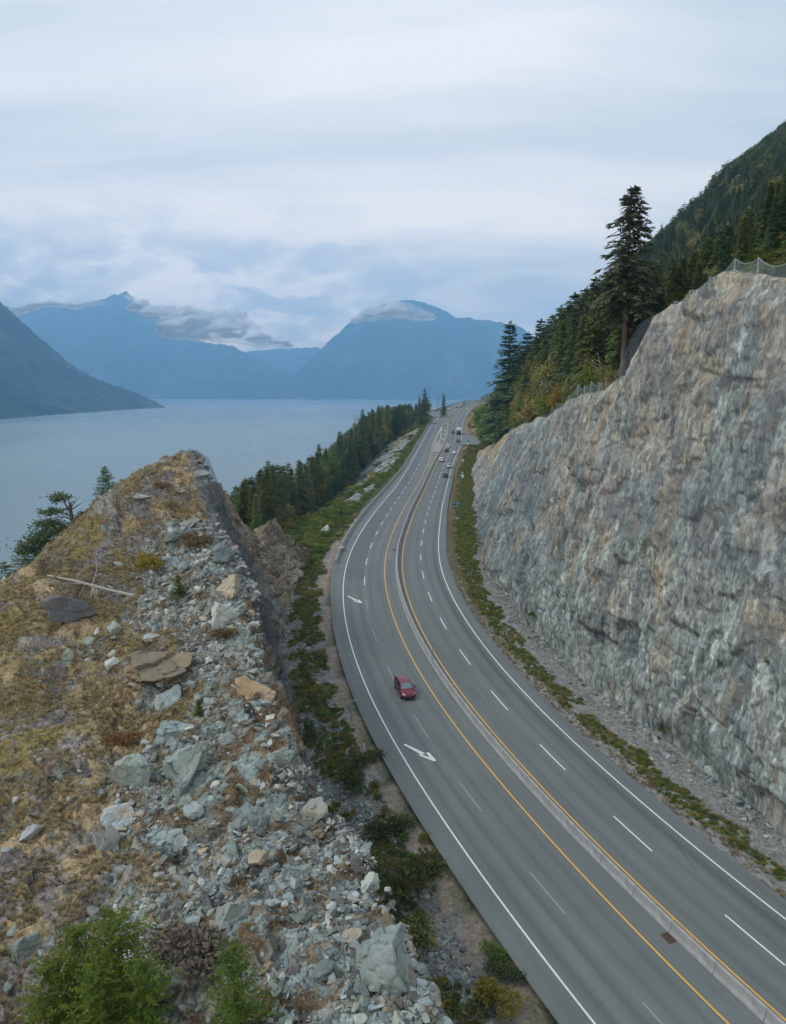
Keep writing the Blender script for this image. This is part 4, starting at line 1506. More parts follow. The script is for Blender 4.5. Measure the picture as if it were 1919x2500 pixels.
ROCKS = {k: [hull_rock(100 + 7 * i + j, .5 + .07 * (i % 4), M[k], 12 + i % 4) for i in range(4)] for j, k in enumerate(['rock_blue', 'rock_pale', 'rock_tan', 'rock_dark'])}
ROCK_LIST = ROCKS['rock_blue'] * 2 + ROCKS['rock_pale'] + ROCKS['rock_tan'] + ROCKS['rock_dark']


def top_at(x, y):
    return top_relief(np.asarray(x, float), np.asarray(y, float))[0]


def rand_rot(n, tilt=.5):
    return np.stack([RNG.normal(0, tilt, n), RNG.normal(0, tilt, n), RNG.uniform(0, 6.28, n)], -1)


def pick_rocks(n, w=(.44, .22, .17, .17)):
    k = RNG.choice(4, n, p=w)
    lo = np.array([0, 8, 12, 16]); ln = np.array([8, 4, 4, 4])
    return lo[k] + (RNG.random(n) * ln[k]).astype(int)


def build_rubble():
    n = 190000
    y = 12 + 92 * RNG.random(n) ** 1.35
    x = crest_x(y) + .6 - RNG.random(n) ** 1.15 * 34
    rm = rubble_mask(x, y)
    dens = .035 + .965 * np.clip(rm, 0, 1) ** 1.4 * np.clip(.70 + 1.5 * fbm(P3(x / 3.2, y / 3.2), 4, 211), .05, 1)
    k = RNG.random(n) < dens * np.clip(1.15 - (y - 30) / 90, .3, 1)
    x, y = x[k], y[k]
    n = len(x)
    size = np.clip(.06 * (1 - RNG.random(n)) ** (-.68), .05, .62) * (1 + .010 * (y - 25))
    z = top_at(x, y) - size * .08
    scl = np.stack([size, size * RNG.uniform(.6, 1, n), size * RNG.uniform(.5, 1, n)], -1) * 1.25
    scatter('rock_rubble', np.stack([x, y, z], -1), rand_rot(n, .45), scl, pick_rocks(n), ROCK_LIST, 'loose blue grey blast rubble covering the crest of the outcrop')
    # ditch stones
    n = 42000
    yy = 22 + 112 * RNG.random(n) ** 1.5
    off = -13.9 - 5.6 * RNG.random(n) ** .8
    P = rp(yy, off)
    dens = np.clip(.32 + .8 * (np.exp(-((yy - 55) / 13) ** 2)) * (off < -15) + .25 * fbm(P / 3.0, 3, 213), 0, 1)
    k = RNG.random(n) < dens
    P = P[k]; n = len(P)
    P[:, 2] = terrain_z(P[:, 0], P[:, 1])
    size = np.clip(.10 * (1 - RNG.random(n)) ** (-.5), .08, .5)
    scl = np.stack([size, size * RNG.uniform(.6, 1, n), size * RNG.uniform(.5, 1, n)], -1) * 1.3
    scatter('ditch_rubble', P + [0, 0, .02], rand_rot(n, .3), scl, pick_rocks(n, (.5, .2, .1, .2)), ROCK_LIST, 'dark wet looking rock rubble in the ditch below the outcrop')
    # scree at the foot of the cliff
    n = 26000
    yy = 8 + 250 * RNG.random(n) ** 1.6
    off = 13.2 + 5.0 * RNG.random(n) ** .65
    P = rp(yy, off)
    k = RNG.random(n) < np.clip((off - 12.6) / 5 + .25 * fbm(P / 3.0, 3, 217), .03, 1)
    P = P[k]; n = len(P)
    P[:, 2] = terrain_z(P[:, 0], P[:, 1])
    size = np.clip(.06 * (1 - RNG.random(n)) ** (-.5), .05, .6) * (1 + .5 * (off[k] > 17))
    scl = np.stack([size, size * RNG.uniform(.6, 1, n), size * RNG.uniform(.5, 1, n)], -1) * 1.3
    scatter('cliff_scree', P + [0, 0, .02], rand_rot(n, .3), scl, pick_rocks(n, (.55, .25, .1, .1)), ROCK_LIST, 'small grey scree stones lying along the foot of the cliff')
    # talus below the water-side barrier
    n = 24000
    yy = 200 + 275 * RNG.random(n)
    Lq = 5 + 32 * RNG.random(n)
    off = oLAE(yy) - Lq
    P = rp(yy, off)
    w = np.zeros(n)
    for y0, y1, l0, l1 in [(212, 266, 4.5, 38), (280, 478, 4.5, 36)]:
        w = np.maximum(w, (yy > y0) * (yy < y1) * (Lq > l0) * (Lq < l1))
    k = (RNG.random(n) < w) & (fbm(P / 14.0, 4, 31) > -.4)
    P = P[k]; n = len(P)
    P[:, 2] = terrain_z(P[:, 0], P[:, 1])
    size = np.clip(.30 * (1 - RNG.random(n)) ** (-.4), .3, 1.6)
    scl = np.stack([size, size * .8, size * .7], -1)
    scatter('talus_rocks', P, rand_rot(n, .4), scl, pick_rocks(n, (.3, .55, .1, .05)), ROCK_LIST, 'pale talus boulders spilled down the slope below the highway')


HERO = [  # photo u, v, width px, flat, material, label
    (936, 2400, 150, .95, 'rock_blue', 'huge smooth blue green boulder on the outcrop edge at the bottom beside the ditch'),
    (556, 2302, 120, .8, 'rock_pale', 'large pale rounded boulder just behind the small young fir'),
    (406, 2107, 92, .75, 'rock_blue', 'long tilted grey green boulder standing on end amid the rubble'),
    (478, 2032, 46, .9, 'rock_blue', 'rounded blue grey rock above the long tilted boulder'),
    (573, 2103, 60, .95, 'rock_blue', 'dark heart shaped rock in the middle of the rubble'),
    (612, 2034, 96, .7, 'rock_blue', 'broad blue grey boulder leaning over the heart shaped rock'),
    (255, 2082, 84, 1.2, 'rock_pale', 'pale cracked boulder with a brown shaded side at the moss edge'),
    (305, 2010, 100, .8, 'rock_pale', 'pale weathered ledge block above the cracked boulder'),
    (328, 1944, 112, .9, 'rock_blue', 'blocky grey boulder with rust stained top on the moss edge'),
    (445, 1918, 130, .85, 'rock_blue', 'large shadowed blue grey boulder filling the hollow of the rubble'),
    (692, 1888, 54, 1.3, 'rock_blue', 'tall grey slab overhanging the ditch with a brown side'),
    (763, 1998, 86, 1.0, 'rock_blue', 'jagged blue grey block at the notch in the outcrop edge'),
    (897, 2160, 60, .9, 'rock_pale', 'cream coloured boulder on the outcrop rim above the ditch shrubs'),
    (79, 2060, 50, .9, 'rock_pale', 'pale upright rock alone on the mossy lower slope'),
    (638, 2124, 54, .5, 'rock_tan', 'flat tan slab lying in the middle of the rubble'),
    (733, 2052, 44, .5, 'rock_blue', 'flat grey slab below the jagged block at the notch'),
    (419, 1808, 110, .7, 'rock_blue', 'long grey ledge rock beneath the yellow moss patch'),
    (563, 1829, 56, .7, 'rock_blue', 'squat grey rock at the top of the blue rubble'),
    (945, 2290, 62, 1.1, 'rock_tan', 'brown faced block set in the outcrop edge above the huge boulder'),
    (66, 2362, 62, 1.0, 'rock_blue', 'rounded grey boulder left of the leafy young firs'),
    (566, 1481, 92, .8, 'rock_tan', 'big tan slab with a grey rim on the crest of the outcrop'),
    (549, 1538, 92, .7, 'rock_pale', 'pale grey slab just below the tan crest slab'),
    (217, 1572, 44, .9, 'rock_blue', 'green grey rock beside the dark overhang below the log'),
    (280, 1548, 36, .9, 'rock_blue', 'dark grey rock right of the overhang near the fallen log'),
    (168, 1622, 40, 1.0, 'rock_blue', 'leaning grey green rock below the dark overhang'),
    (275, 1617, 34, .5, 'rock_pale', 'nearly white flat rock on the dry slope'),
    (280, 1655, 42, .7, 'rock_pale', 'pale blocky rock under the nearly white flat one'),
    (374, 1574, 60, .45, 'rock_pale', 'long cream slab lying across the middle of the slope'),
    (171, 1530, 120, .7, 'rock_dark', 'large dark overhanging rock in the hollow below the fallen log'),
    (400, 1668, 205, .55, 'rock_tan', 'very large beige bedrock slab dipping to the left in mid slope'),
    (592, 1712, 100, 1.35, 'rock_orange', 'rust orange rock face on the road side of the outcrop'),
    (543, 1383, 66, .9, 'rock_blue', 'cluster block of cracked grey rock near the netted crest'),
    (417, 1330, 40, .8, 'rock_blue', 'stacked grey block right of the yellow green bush'),
    (455, 1394, 46, .9, 'rock_blue', 'blue grey block between the small fir and the crest'),
    (417, 1732, 76, .8, 'rock_blue', 'blue grey block below the beige bedrock slab'),
    (470, 1280, 60, .4, 'rock_pale', 'layered flat ledge under the netting near the summit'),
    (490, 1170, 46, .5, 'rock_pale', 'pale ledge rock close under the summit of the outcrop'),
    (345, 1228, 44, .3, 'rock_pale', 'flat pale green slab on the dry grass below the ridge fir'),
    (84, 1580, 30, .6, 'rock_tan', 'small cream stone alone on the mossy left slope'),
    (655, 2240, 50, .4, 'rock_blue', 'thin blue slab right of the small young fir'),
    (735, 2250, 60, .5, 'rock_blue', 'broad flat blue slab amid fine rubble near the outcrop rim'),
    (860, 2330, 52, .7, 'rock_tan', 'pinkish tan block a little left of the brown faced edge block'),
    (470, 2290, 44, .8, 'rock_blue', 'small upright grey rock left of the pale rounded boulder'),
    (640, 1965, 50, 1.0, 'rock_blue', 'upright grey rock on the rim between two larger blocks'),
]


_STOP = {'on', 'above', 'just', 'behind', 'leaning', 'with', 'at', 'alone', 'amid', 'lying', 'below', 'set', 'left', 'beside', 'in', 'under', 'close', 'right', 'near', 'standing', 'overhanging', 'beneath', 'a', 'across', 'between', 'filling', 'dipping'}


def short_name(lab):
    w = lab.split()
    k = 1
    while k < len(w) and w[k] not in _STOP and k < 6:
        k += 1
    return ' '.join(w[:k])


def build_boulders():
    for k, (u, v, w, flat, mt, lab) in enumerate(HERO):
        p = pin(u, v, top_z, 22, 115)
        size = w / F * np.linalg.norm(p - [0, 0, CZ]) * .95
        me = boulder_mesh(300 + k, flat, 11, .03, 5 if w > 80 else 4 if w > 44 else 3, M[mt])
        o = obj('boulder', me)
        rr = random.Random(k)
        big = mt in ('rock_orange',) or w > 180
        o.location = (p[0], p[1], float(top_at(np.array([p[0]]), np.array([p[1]]))[0]) + size * (.05 if big else .12) * flat)
        o.rotation_euler = (rr.uniform(-.35, .35), rr.uniform(-.35, .35) - (.25 if big else 0), rr.uniform(0, 6.28))
        o.scale = (size, size * rr.uniform(.8, 1.05), size)
        if mt == 'rock_orange':
            o.location.x = float(crest_x(p[1])) - .1; o.location.z -= .4
        tag(o, lab, 'boulder', 'large boulders on the outcrop')
    # individual stones
    protos = [boulder_mesh(500 + i, .6, 9, .02, 3) for i in range(10)]
    kinds = ['rock_blue', 'rock_blue', 'rock_blue', 'rock_pale', 'rock_pale', 'rock_tan', 'rock_dark', 'rock_blue', 'rock_blue', 'rock_pale']
    names = {'rock_blue': 'blue grey', 'rock_pale': 'pale grey green', 'rock_tan': 'tan stained', 'rock_dark': 'dark grey'}
    for p, kk in zip(protos, kinds):
        p.materials.append(M[kk])
    cnt, tries = 0, 0
    while cnt < 255 and tries < 9000:
        tries += 1
        y = 22 + 70 * random.random() ** 1.6
        x = float(crest_x(y)) - random.random() ** 1.1 * 22
        rm = float(rubble_mask(np.array([x]), np.array([y]))[0])
        if random.random() > .07 + .93 * rm:
            continue
        z = float(top_at(np.array([x]), np.array([y]))[0])
        uv = proj([x, y, z])
        if not (-40 < uv[0] < 1100 and uv[1] < 2560):
            continue
        i = random.randrange(10)
        s = random.choice([.35, .45, .5, .6, .75, .95]) * random.uniform(.85, 1.15)
        o = obj('rock', protos[i])
        o.location = (x, y, z + s * .12)
        o.rotation_euler = (random.gauss(0, .35), random.gauss(0, .35), random.uniform(0, 6.28))
        o.scale = (s * random.uniform(1, 1.35), s * random.uniform(.6, 1), s * random.uniform(.55, .9))
        hd = [((h[0] - uv[0]) ** 2 + (h[1] - uv[1]) ** 2, h) for h in HERO]
        hd = min(hd, key=lambda t: t[0])[1]
        du, dv = uv[0] - hd[0], uv[1] - hd[1]
        rel = ('left of' if du < 0 else 'right of') if abs(du) > abs(dv) else ('above' if dv < 0 else 'below')
        szw = 'small' if s < .5 else 'fist shaped' if s < .62 else 'sizeable' if s < .85 else 'large'
        zone = 'in the rubble low on the outcrop' if y < 36 and rm > .4 else 'in the rubble along the middle of the outcrop' if y < 58 and rm > .4 else 'among the rubble near the outcrop crest' if rm > .4 else 'half sunk in moss and dry grass on the outcrop'
        tag(o, '%s %s rock %s the %s' % (szw, names[kinds[i]], rel, short_name(hd[5])), 'rock', 'loose angular rocks on the outcrop')
        cnt += 1
    # blocks at the foot of the cliff and on the verge
    for u, v, w, mt, lab in [(1085 * 0 + 1745, 1892, 44, 'rock_pale', 'bright pale block fallen at the foot of the cliff'), (1408, 1708, 14, 'rock_pale', 'small white stone among the low plants on the right verge'),
                             (1213, 1483, 22, 'rock_pale', 'pale stone at the foot of the cliff where the verge widens'), (1650, 1862, 26, 'rock_blue', 'grey block resting against the cliff foot'),
                             (938, 1955, 12, 'rock_pale', 'white stone in the ditch near the white marker post'), (795, 1306, 44, 'rock_pale', 'pale boulder amid green shrubs left of the guard barrier'), (832, 1350, 30, 'rock_pale', 'low pale rock beside the end of the guard barrier')]:
        p = pin(u, v, terrain_z, 30, 300)
        s = w / F * np.linalg.norm(p - [0, 0, CZ])
        o = obj('boulder', boulder_mesh(700 + w + u % 7, .7, 12, .05, 3, M[mt]))
        o.location = p + [0, 0, s * .15]; o.scale = (s, s, s); o.rotation_euler = (.1, .2, u)
        tag(o, lab, 'boulder', 'stray blocks by the road')


# ------------------------------------------------------------------ trees and bushes
def leafmesh(name, Q, m):
    """Q: (n,4,3) kite-shaped leaf or spray quads"""
    Q = np.asarray(Q, np.float32)
    n = len(Q)
    me = mesh_np(name, Q.reshape(-1, 3), np.arange(4 * n).reshape(n, 4))
    me.materials.append(m)
    return me


def kites(p, d, s, l, w):
    d = d / np.linalg.norm(d, axis=-1, keepdims=True)
    s = s - d * (s * d).sum(-1, keepdims=True)
    s = s / np.maximum(np.linalg.norm(s, axis=-1, keepdims=True), 1e-6)
    l = l[:, None]; w = w[:, None]
    return np.stack([p, p + d * l * .45 + s * w, p + d * l, p + d * l * .45 - s * w], 1)


def conifer_mesh(seed, h, r, base=.12, m=None, levels=26, nb=7, per=5, spray=.09, droop=.35, power=.85, gap=0.0, lean=0.0, top_r=.03, low=.0, rag=.25):
    g = np.random.default_rng(seed)
    P, D, S, L, W = [], [], [], [], []
    for i in range(levels):
        t = (i + g.uniform(-.3, .3)) / levels
        t = min(max(t, 0), .995)
        z = h * (base + (1 - base) * t)
        R = r * ((1 - t) ** power) * (1 - low * max(0, .3 - t) / .3) + top_r * h * .3
        for b in range(nb):
            if g.random() < gap:
                continue
            a = g.uniform(0, 2 * math.pi)
            Lb = R * g.uniform(.85 - rag, .87 + rag)
            rise = .25 * t - droop * (1 - t) * g.uniform(.4, 1.4) + g.normal(0, .10)
            dirh = np.array([math.cos(a), math.sin(a), 0])
            for k in range(per):
                u = (k + .6) / per
                p = dirh * Lb * u + np.array([0, 0, z + Lb * (rise * u + .12 * math.sin(u * 3.1))])
                p[:2] += g.normal(0, .02 * r, 2)
                for sg in (-1, 0, 1):
                    if sg == 0 and k < per - 2:
                        continue
                    ang = a + sg * g.uniform(.5, 1.1)
                    d = np.array([math.cos(ang), math.sin(ang), rise * .6 - g.uniform(-.05, .6)])
                    P.append(p); D.append(d); S.append([-math.sin(ang), math.cos(ang), g.uniform(-.5, .5)])
                    sz = spray * h * g.uniform(.6, 1.15) * (.55 + .45 * (1 - t))
                    L.append(sz); W.append(sz * g.uniform(.14, .24))
    # leader
    for k in range(8):
        a = g.uniform(0, 6.28)
        P.append([0, 0, h * (.95 + .006 * k)]); D.append([math.cos(a) * .4, math.sin(a) * .4, .8]); S.append([-math.sin(a), math.cos(a), 0]); L.append(.035 * h); W.append(.007 * h)
    Q = kites(np.array(P, float), np.array(D, float), np.array(S, float), np.array(L), np.array(W))
    Q[..., 0] += lean * Q[..., 2]
    return leafmesh('crown', Q, m)


def trunk_mesh(h, r0, m, seed=0, bend=.01, top=.97, n=6):
    g = random.Random(seed)
    pts = [(g.uniform(-1, 1) * bend * h * math.sin(k * .9), g.uniform(-1, 1) * bend * h * math.sin(k * .7), -1.0 + (h * top + 1.0) * k / 6) for k in range(7)]
    pts[0] = (0, 0, -1.0)
    mb = MB().tube(pts, r0, r0 * .12, n)
    me = bpy.data.meshes.new('trunk'); me.from_pydata(mb.v, [], mb.f); me.update(); me.materials.append(m)
    me.polygons.foreach_set('use_smooth', np.ones(len(me.polygons), bool))
    return me


def leafy_mesh(seed, h, r, m, n=900, leaf=.06, base=.15, clumps=14, flat=1.0):
    g = np.random.default_rng(seed)
    c = g.normal(size=(clumps, 3)); c /= np.linalg.norm(c, axis=1)[:, None]
    c *= g.uniform(.25, .8, (clumps, 1))
    c = c * np.array([r, r, h * (1 - base) / 2]) + np.array([0, 0, h * (base + (1 - base) / 2)])
    cr = g.uniform(.25, .5, clumps) * r * 1.1
    k = g.integers(0, clumps, n)
    d = g.normal(size=(n, 3)); d /= np.linalg.norm(d, axis=1)[:, None]
    p = c[k] + d * cr[k][:, None] * g.uniform(.55, 1.05, (n, 1)) * np.array([1, 1, flat])
    p[:, 2] = np.maximum(p[:, 2], .02 * h)
    dd = d + g.normal(0, .7, (n, 3)); dd[:, 2] -= .1
    Q = kites(p, dd, g.normal(size=(n, 3)), leaf * h * g.uniform(.6, 1.4, n), leaf * h * .32 * g.uniform(.7, 1.3, n))
    return leafmesh('crown', Q, m)


def bush_mesh(seed, m, n=240, leaf=.16, up=.8):
    """unit bush: about 1 m across, .8 m high, irregular"""
    g = np.random.default_rng(seed)
    c = np.c_[g.normal(0, .22, (7, 2)), g.uniform(.15, .5, 7) * up]
    k = g.integers(0, 7, n)
    d = g.normal(size=(n, 3)); d /= np.linalg.norm(d, axis=1)[:, None]; d[:, 2] = np.abs(d[:, 2]) * .9 - .1
    p = c[k] * np.array([1, 1, g.uniform(.7, 1.1)]) + d * g.uniform(.08, .30, (n, 1))
    p[:, 2] = np.maximum(p[:, 2], .0)
    Q = kites(p, d + g.normal(0, .5, (n, 3)), g.normal(size=(n, 3)), leaf * g.uniform(.5, 1.2, n), leaf * .34 * g.uniform(.6, 1.3, n))
    me = leafmesh('bush', Q, m)
    return me


def grass_mesh(seed, m, n=46, h=1.0, spread=.35):
    g = np.random.default_rng(seed)
    a = g.uniform(0, 6.28, n)
    p = np.c_[g.normal(0, .10, (n, 2)), np.zeros(n)]
    d = np.c_[np.cos(a) * g.uniform(.1, 1, n) * spread * 2, np.sin(a) * g.uniform(.1, 1, n) * spread * 2, np.full(n, 1.0)]
    Q = kites(p, d, np.c_[-np.sin(a), np.cos(a), np.zeros(n)], h * g.uniform(.5, 1, n), .045 * g.uniform(.6, 1.3, n) * h)
    return leafmesh('grass', Q, m)


TREES = []


def make_protos():
    # forest conifers: (height 1 unit = real 20 m scaled later)
    mats = [M['needles'], M['needles_mid'], M['needles'], M['needles_mid'], M['needles'], M['needles_mid']]
    for i in range(6):
        h = 20.0
        c = conifer_mesh(40 + i, h, [3.0, 2.6, 3.4, 2.9, 3.8, 2.4][i], [.08, .15, .12, .30, .10, .2][i], mats[i], levels=40, nb=9, per=6, spray=.056, droop=[.35, .25, .45, .3, .3, .4][i], power=[.85, .75, .9, .7, .8, 1.0][i], gap=.06)
        t = trunk_mesh(h, .28, M['bark'], i)
        TREES.append((c, t, h))


def tree_thing(name, cat, label, group, loc, h, proto, rz=None, sxy=1.0):
    c, t, h0 = proto
    r = empty(name, loc, random.uniform(0, 6.28) if rz is None else rz)
    k = h / h0
    for nm, me, kk in (('trunk', t, 1), ('crown', c, sxy)):
        o = bpy.data.objects.new(nm, me)
        COL.objects.link(o); o.parent = r
        o.scale = (k * kk, k * kk, k)
    return tag(r, label, cat, group)


def height_to(p, vtop):
    """height of an upright thing at p whose top reaches photo row vtop"""
    k = (CY - vtop) / F
    dz = (-ST + k * CT) / (CT + k * ST)
    return CZ + dz * p[1] - p[2]


def build_forest():
    make_protos()
    lowp = [conifer_mesh(60 + i, 20.0, [3.2, 2.7, 3.6][i], .05, [M['needles'], M['needles_mid'], M['needles']][i], levels=13, nb=5, per=2, spray=.15, droop=.4, power=.85) for i in range(3)] + [leafy_mesh(948, 20, 4.6, M['leaf_olive'], 260, .08, .05, 12)]
    hip = [c for c, t, h in TREES]
    # ---- candidates on the left slope
    silL = (np.array([470, 530, 590, 620, 660, 700, 740, 780, 830, 880, 930, 1000, 1028, 1037, 1050, 1072, 1083, 1100, 1400]), np.array([1215, 1212, 1175, 1150, 1118, 1115, 1105, 1065, 1035, 1003, 988, 985, 985, 953, 985, 990, 968, 1010, 1010]))
    silR = (np.array([1150, 1165, 1180, 1195, 1215, 1234, 1256, 1280, 1310, 1335, 1358, 1388, 1412, 1436, 1451, 1500, 1560, 1590, 1640, 1690, 1729, 1790, 1860, 1919, 2300]), np.array([975, 945, 900, 850, 815, 784, 835, 811, 790, 790, 747, 713, 703, 679, 690, 640, 640, 625, 615, 600, 530, 515, 440, 375, 150]))
    cand = []
    n = 9000
    Y = 138 + 500 * RNG.random(n); Lq = 5 + 150 * RNG.random(n)
    off = oLAE(Y) - Lq
    P = rp(Y, off); P[:, 2] = terrain_z(P[:, 0], P[:, 1])
    lim = np.interp(Y, [138, 165, 205, 300, 400, 470, 520, 560, 640], [16, 18, 27, 34, 33, 27, 14, 26, 12])
    ok = (Lq > lim) & (P[:, 2] > 1.5) & (P[:, 0] > -.30 * P[:, 1] - 4) & (fbm(P / 22.0, 2, 301) > -.75)
    for p in P[ok]:
        cand.append((p, 'L'))
    n = 26000
    X = -20 + 260 * RNG.random(n); Y = 30 + 470 * RNG.random(n)
    st, d = road_frame(X, Y)
    dt = cl_top_o(st) + 2.0 + np.interp(st, [60, 100, 160], [3.5, 2.5, 3])
    dt = np.where(st > 343, np.interp(st, [343, 380, 420, 520, 620], [24, 30, 40, 40, 30]), dt)
    # the sunny ledge with yellow grass just past the cliff keeps clear
    ok = (d > dt) & (d < 190)
    P = P3(X, Y)[ok]; P[:, 2] = terrain_z(P[:, 0], P[:, 1])
    for p in P:
        cand.append((p, 'R'))
    # spacing
    cell = {}
    kept, low_fill = [], []
    for p, s in cand:
        g = 3.6 if s == 'R' else 4.0
        key = (int(p[0] // g), int(p[1] // g))
        if key in cell:
            continue
        cell[key] = 1
        uv = proj(p)
        if uv[1] < 200 or uv[0] < 380 or uv[0] > 2250:
            continue
        hmax = height_to(p, float(np.interp(uv[0], *(silL if s == 'L' else silR))))
        h = min(random.uniform(14, 25) if s == 'R' else random.uniform(15, 31), hmax * random.choice([1.0, .95, .85, .72, .6]) * random.uniform(.93, 1.0))
        if s == 'R' and p[1] < 110 and uv[0] > 1600:
            h = min(h, random.uniform(12, 22))
        if h < 5:
            if s == 'R' and p[1] > 150:
                h = random.uniform(7, 14)
                low_fill.append((0, p, h, s))
            continue
        kept.append((h / np.linalg.norm(p - [0, 0, CZ]), p, h, s))
    kept.sort(key=lambda t: -t[0])
    # which of them the camera can see: drop those whose top lies below the cliff edge line
    vis, rest = [], []
    for k in kept:
        uv = proj(k[1] + np.array([0, 0, k[2]])); ub = proj(k[1])
        inside = 440 < uv[0] < 1990
        if k[3] == 'R' and uv[0] > 1170:
            inside = inside and uv[1] < np.interp(-ub[0], -TOPPX[:, 0], TOPPX[:, 1]) - 15
        (vis if inside else rest).append(k)
    indiv = [k for k in vis if k[3] == 'L'][:120] + [k for k in vis if k[3] == 'R'][:165]
    ids = {id(k) for k in indiv}
    stuff = [k for k in vis + rest if id(k) not in ids] + low_fill
    for q, p, h, s in indiv:
        i = random.randrange(6)
        if s == 'L':
            z = 'on the shore slope below the highway' if p[1] > 300 else 'in the dense stand between the outcrop and the water'
            grp = 'conifers on the shore slope'
        else:
            z = 'on the steep hillside right above the cliff' if p[1] < 140 else 'in the forest edge right of the highway' if p[1] < 330 else 'on the hillside beyond the side road'
            grp = 'conifers on the hillside'
        u = proj(p)[0]
        if s == 'L':
            z = ['far left behind the outcrop summit', 'behind the outcrop summit slope', 'behind the steep netted edge', 'behind the netted outcrop edge', 'behind the left of the rocky knoll', 'behind the rocky knoll', 'right behind the knoll', 'at the left of the shrub bench', 'above the shrub bench', 'above the right shrub bench', 'left of the pipe railing', 'just beyond the pipe railing', 'below the lower talus', 'beside the long talus', 'above the long talus', 'near the lay-by'][int(np.searchsorted([530, 560, 575, 590, 615, 640, 665, 690, 715, 740, 770, 800, 840, 880, 940], u))]
        else:
            z = ['at the corner of the side road', 'above the grassy cliff end', 'behind the lower wire fence', 'around the tall old conifer', 'behind the sagging upper fence', 'behind the highest fence posts'][int(np.searchsorted([1230, 1330, 1450, 1600, 1750], u))]
        z = ('tall ' if h > 18 else 'short ' if h < 11 else 'medium ') + '|' + z + (', front row' if q > .11 else ', middle row' if q > .07 else ', back row')
        kind = ['dense dark', 'slender mid green', 'broad dark', 'bare stemmed mid green', 'wide dark', 'narrow mid green'][i]
        tree_thing('conifer_tree', 'conifer', z.split('|')[0] + '%s conifer %s' % (kind, z.split('|')[1]), grp, p - [0, 0, .3], h, TREES[i], sxy=random.uniform(.85, 1.2))
    P = np.array([k[1] for k in stuff]); H = np.array([k[2] for k in stuff])
    n = len(P)
    scl = np.stack([H / 20 * RNG.uniform(.9, 1.2, n)] * 2 + [H / 20], -1)
    scatter('forest_trees', P, np.stack([np.zeros(n), np.zeros(n), RNG.uniform(0, 6.28, n)], -1), scl, RNG.choice(9, n, p=[.13, .16, .13, .13, .12, .13, .08, .07, .05]), hip + [leafy_mesh(941 + i, 20, 4.4, M[k], 1400, .036, .1, 24) for i, k in enumerate(['leaf_olive', 'leaf_green', 'leaf_olive'])], 'further conifers filling in behind the nearer trees')
    # far hillside
    n = 95000
    X = 40 + 790 * RNG.random(n); Y = 230 + 1300 * RNG.random(n)
    st, d = road_frame(X, Y)
    x0 = np.interp(Y, [0, 343, 450, 650, 3000], [-40, 0, 52, 83, 380])
    ok = (d > 45) & (X - x0 > 14) & ((Y > 500) | (d > 175)) & (X < .80 * Y)
    X, Y = X[ok], Y[ok]
    P = P3(X, Y)
    bare = fbm(P / np.array([45., 45., 1]), 4, 77) * 3 - 1.1
    ok = RNG.random(len(X)) > np.clip(bare * 1.6, 0, .93)
    P = P[ok]
    P[:, 2] = terrain_z(P[:, 0], P[:, 1])
    n = len(P)
    H = RNG.uniform(8, 19, n) * np.clip(1 + .25 * fbm(P / 60., 2, 5), .6, 1.3)
    scl = np.stack([H / 20 * RNG.uniform(.9, 1.35, n)] * 2 + [H / 20], -1)
    scatter('hillside_forest', P, np.stack([np.zeros(n), np.zeros(n), RNG.uniform(0, 6.28, n)], -1), scl, RNG.choice(4, n, p=[.31, .32, .27, .10]), lowp, 'dense conifer forest covering the steep far hillside')
    # undergrowth on the slopes
    bl = [bush_mesh(80 + i, M[k], 200, .17) for i, k in enumerate(['leaf_green', 'leaf_olive', 'leaf_green', 'leaf_dark', 'leaf_yellow'])]
    n = 9000
    Y = 132 + 420 * RNG.random(n) ** 1.2; Lq = 1.2 + 40 * RNG.random(n)
    P = rp(Y, oLAE(Y) - Lq); P[:, 2] = terrain_z(P[:, 0], P[:, 1])
    tal = np.zeros(n)
    for y0, y1, l0, l1 in [(213, 265, 4.5, 38), (282, 476, 4.5, 36)]:
        tal = np.maximum(tal, (Y > y0) * (Y < y1) * (Lq > l0) * (Lq < l1))
    ok = (RNG.random(n) > tal * .97) & (fbm(P / 6.0, 3, 401) > -.6) & ~((Y < 150) & (Lq < 3)) & ~((Y > 540) & (Y < 632) & (Lq < 18))
    P = P[ok]; Lq = Lq[ok]; n = len(P)
    s = RNG.uniform(.8, 2.6, n) * np.clip(Lq / 5, .5, 1.2)
    scatter('slope_undergrowth', P, rand_rot(n, .1), np.stack([s * 1.3, s * 1.3, s], -1), RNG.choice(5, n, p=[.34, .26, .26, .10, .04]), bl, 'green shrubs and brush on the slope left of the guard barrier')
    n = 9000
    Y = 345 + 330 * RNG.random(n); d = 11.5 + 36 * RNG.random(n)
    P = rp(Y, d); P[:, 2] = terrain_z(P[:, 0], P[:, 1])
    ok = ~((Y < 410) & (Y > 376) & (d < 60)) & (RNG.random(n) < np.clip((d - 12) / 26, .10, .8)) & ~((Y > 376) & (Y < 470) & (d < 18))
    P = P[ok]; n = len(P)
    s = RNG.uniform(.6, 2.4, n)
    scatter('hill_undergrowth', P, rand_rot(n, .1), np.stack([s, s, s], -1), RNG.choice(5, n, p=[.24, .36, .14, .22, .04]), bl, 'brush and dry scrub on the cut slope beyond the side road')
    # brush along the cliff top
    n = 3200
    Y = 30 + 320 * RNG.random(n); d = cl_top_o(Y) + 1.5 + 9 * RNG.random(n)
    P = rp(Y, d); P[:, 2] = terrain_z(P[:, 0], P[:, 1]) + .2
    s = RNG.uniform(.5, 1.7, n)
    scatter('cliff_top_brush', P, rand_rot(n, .1), np.stack([s, s, s], -1), RNG.choice(5, n, p=[.25, .3, .2, .15, .10]), bl, 'low brush and ferns along the top of the cliff')
    return bl


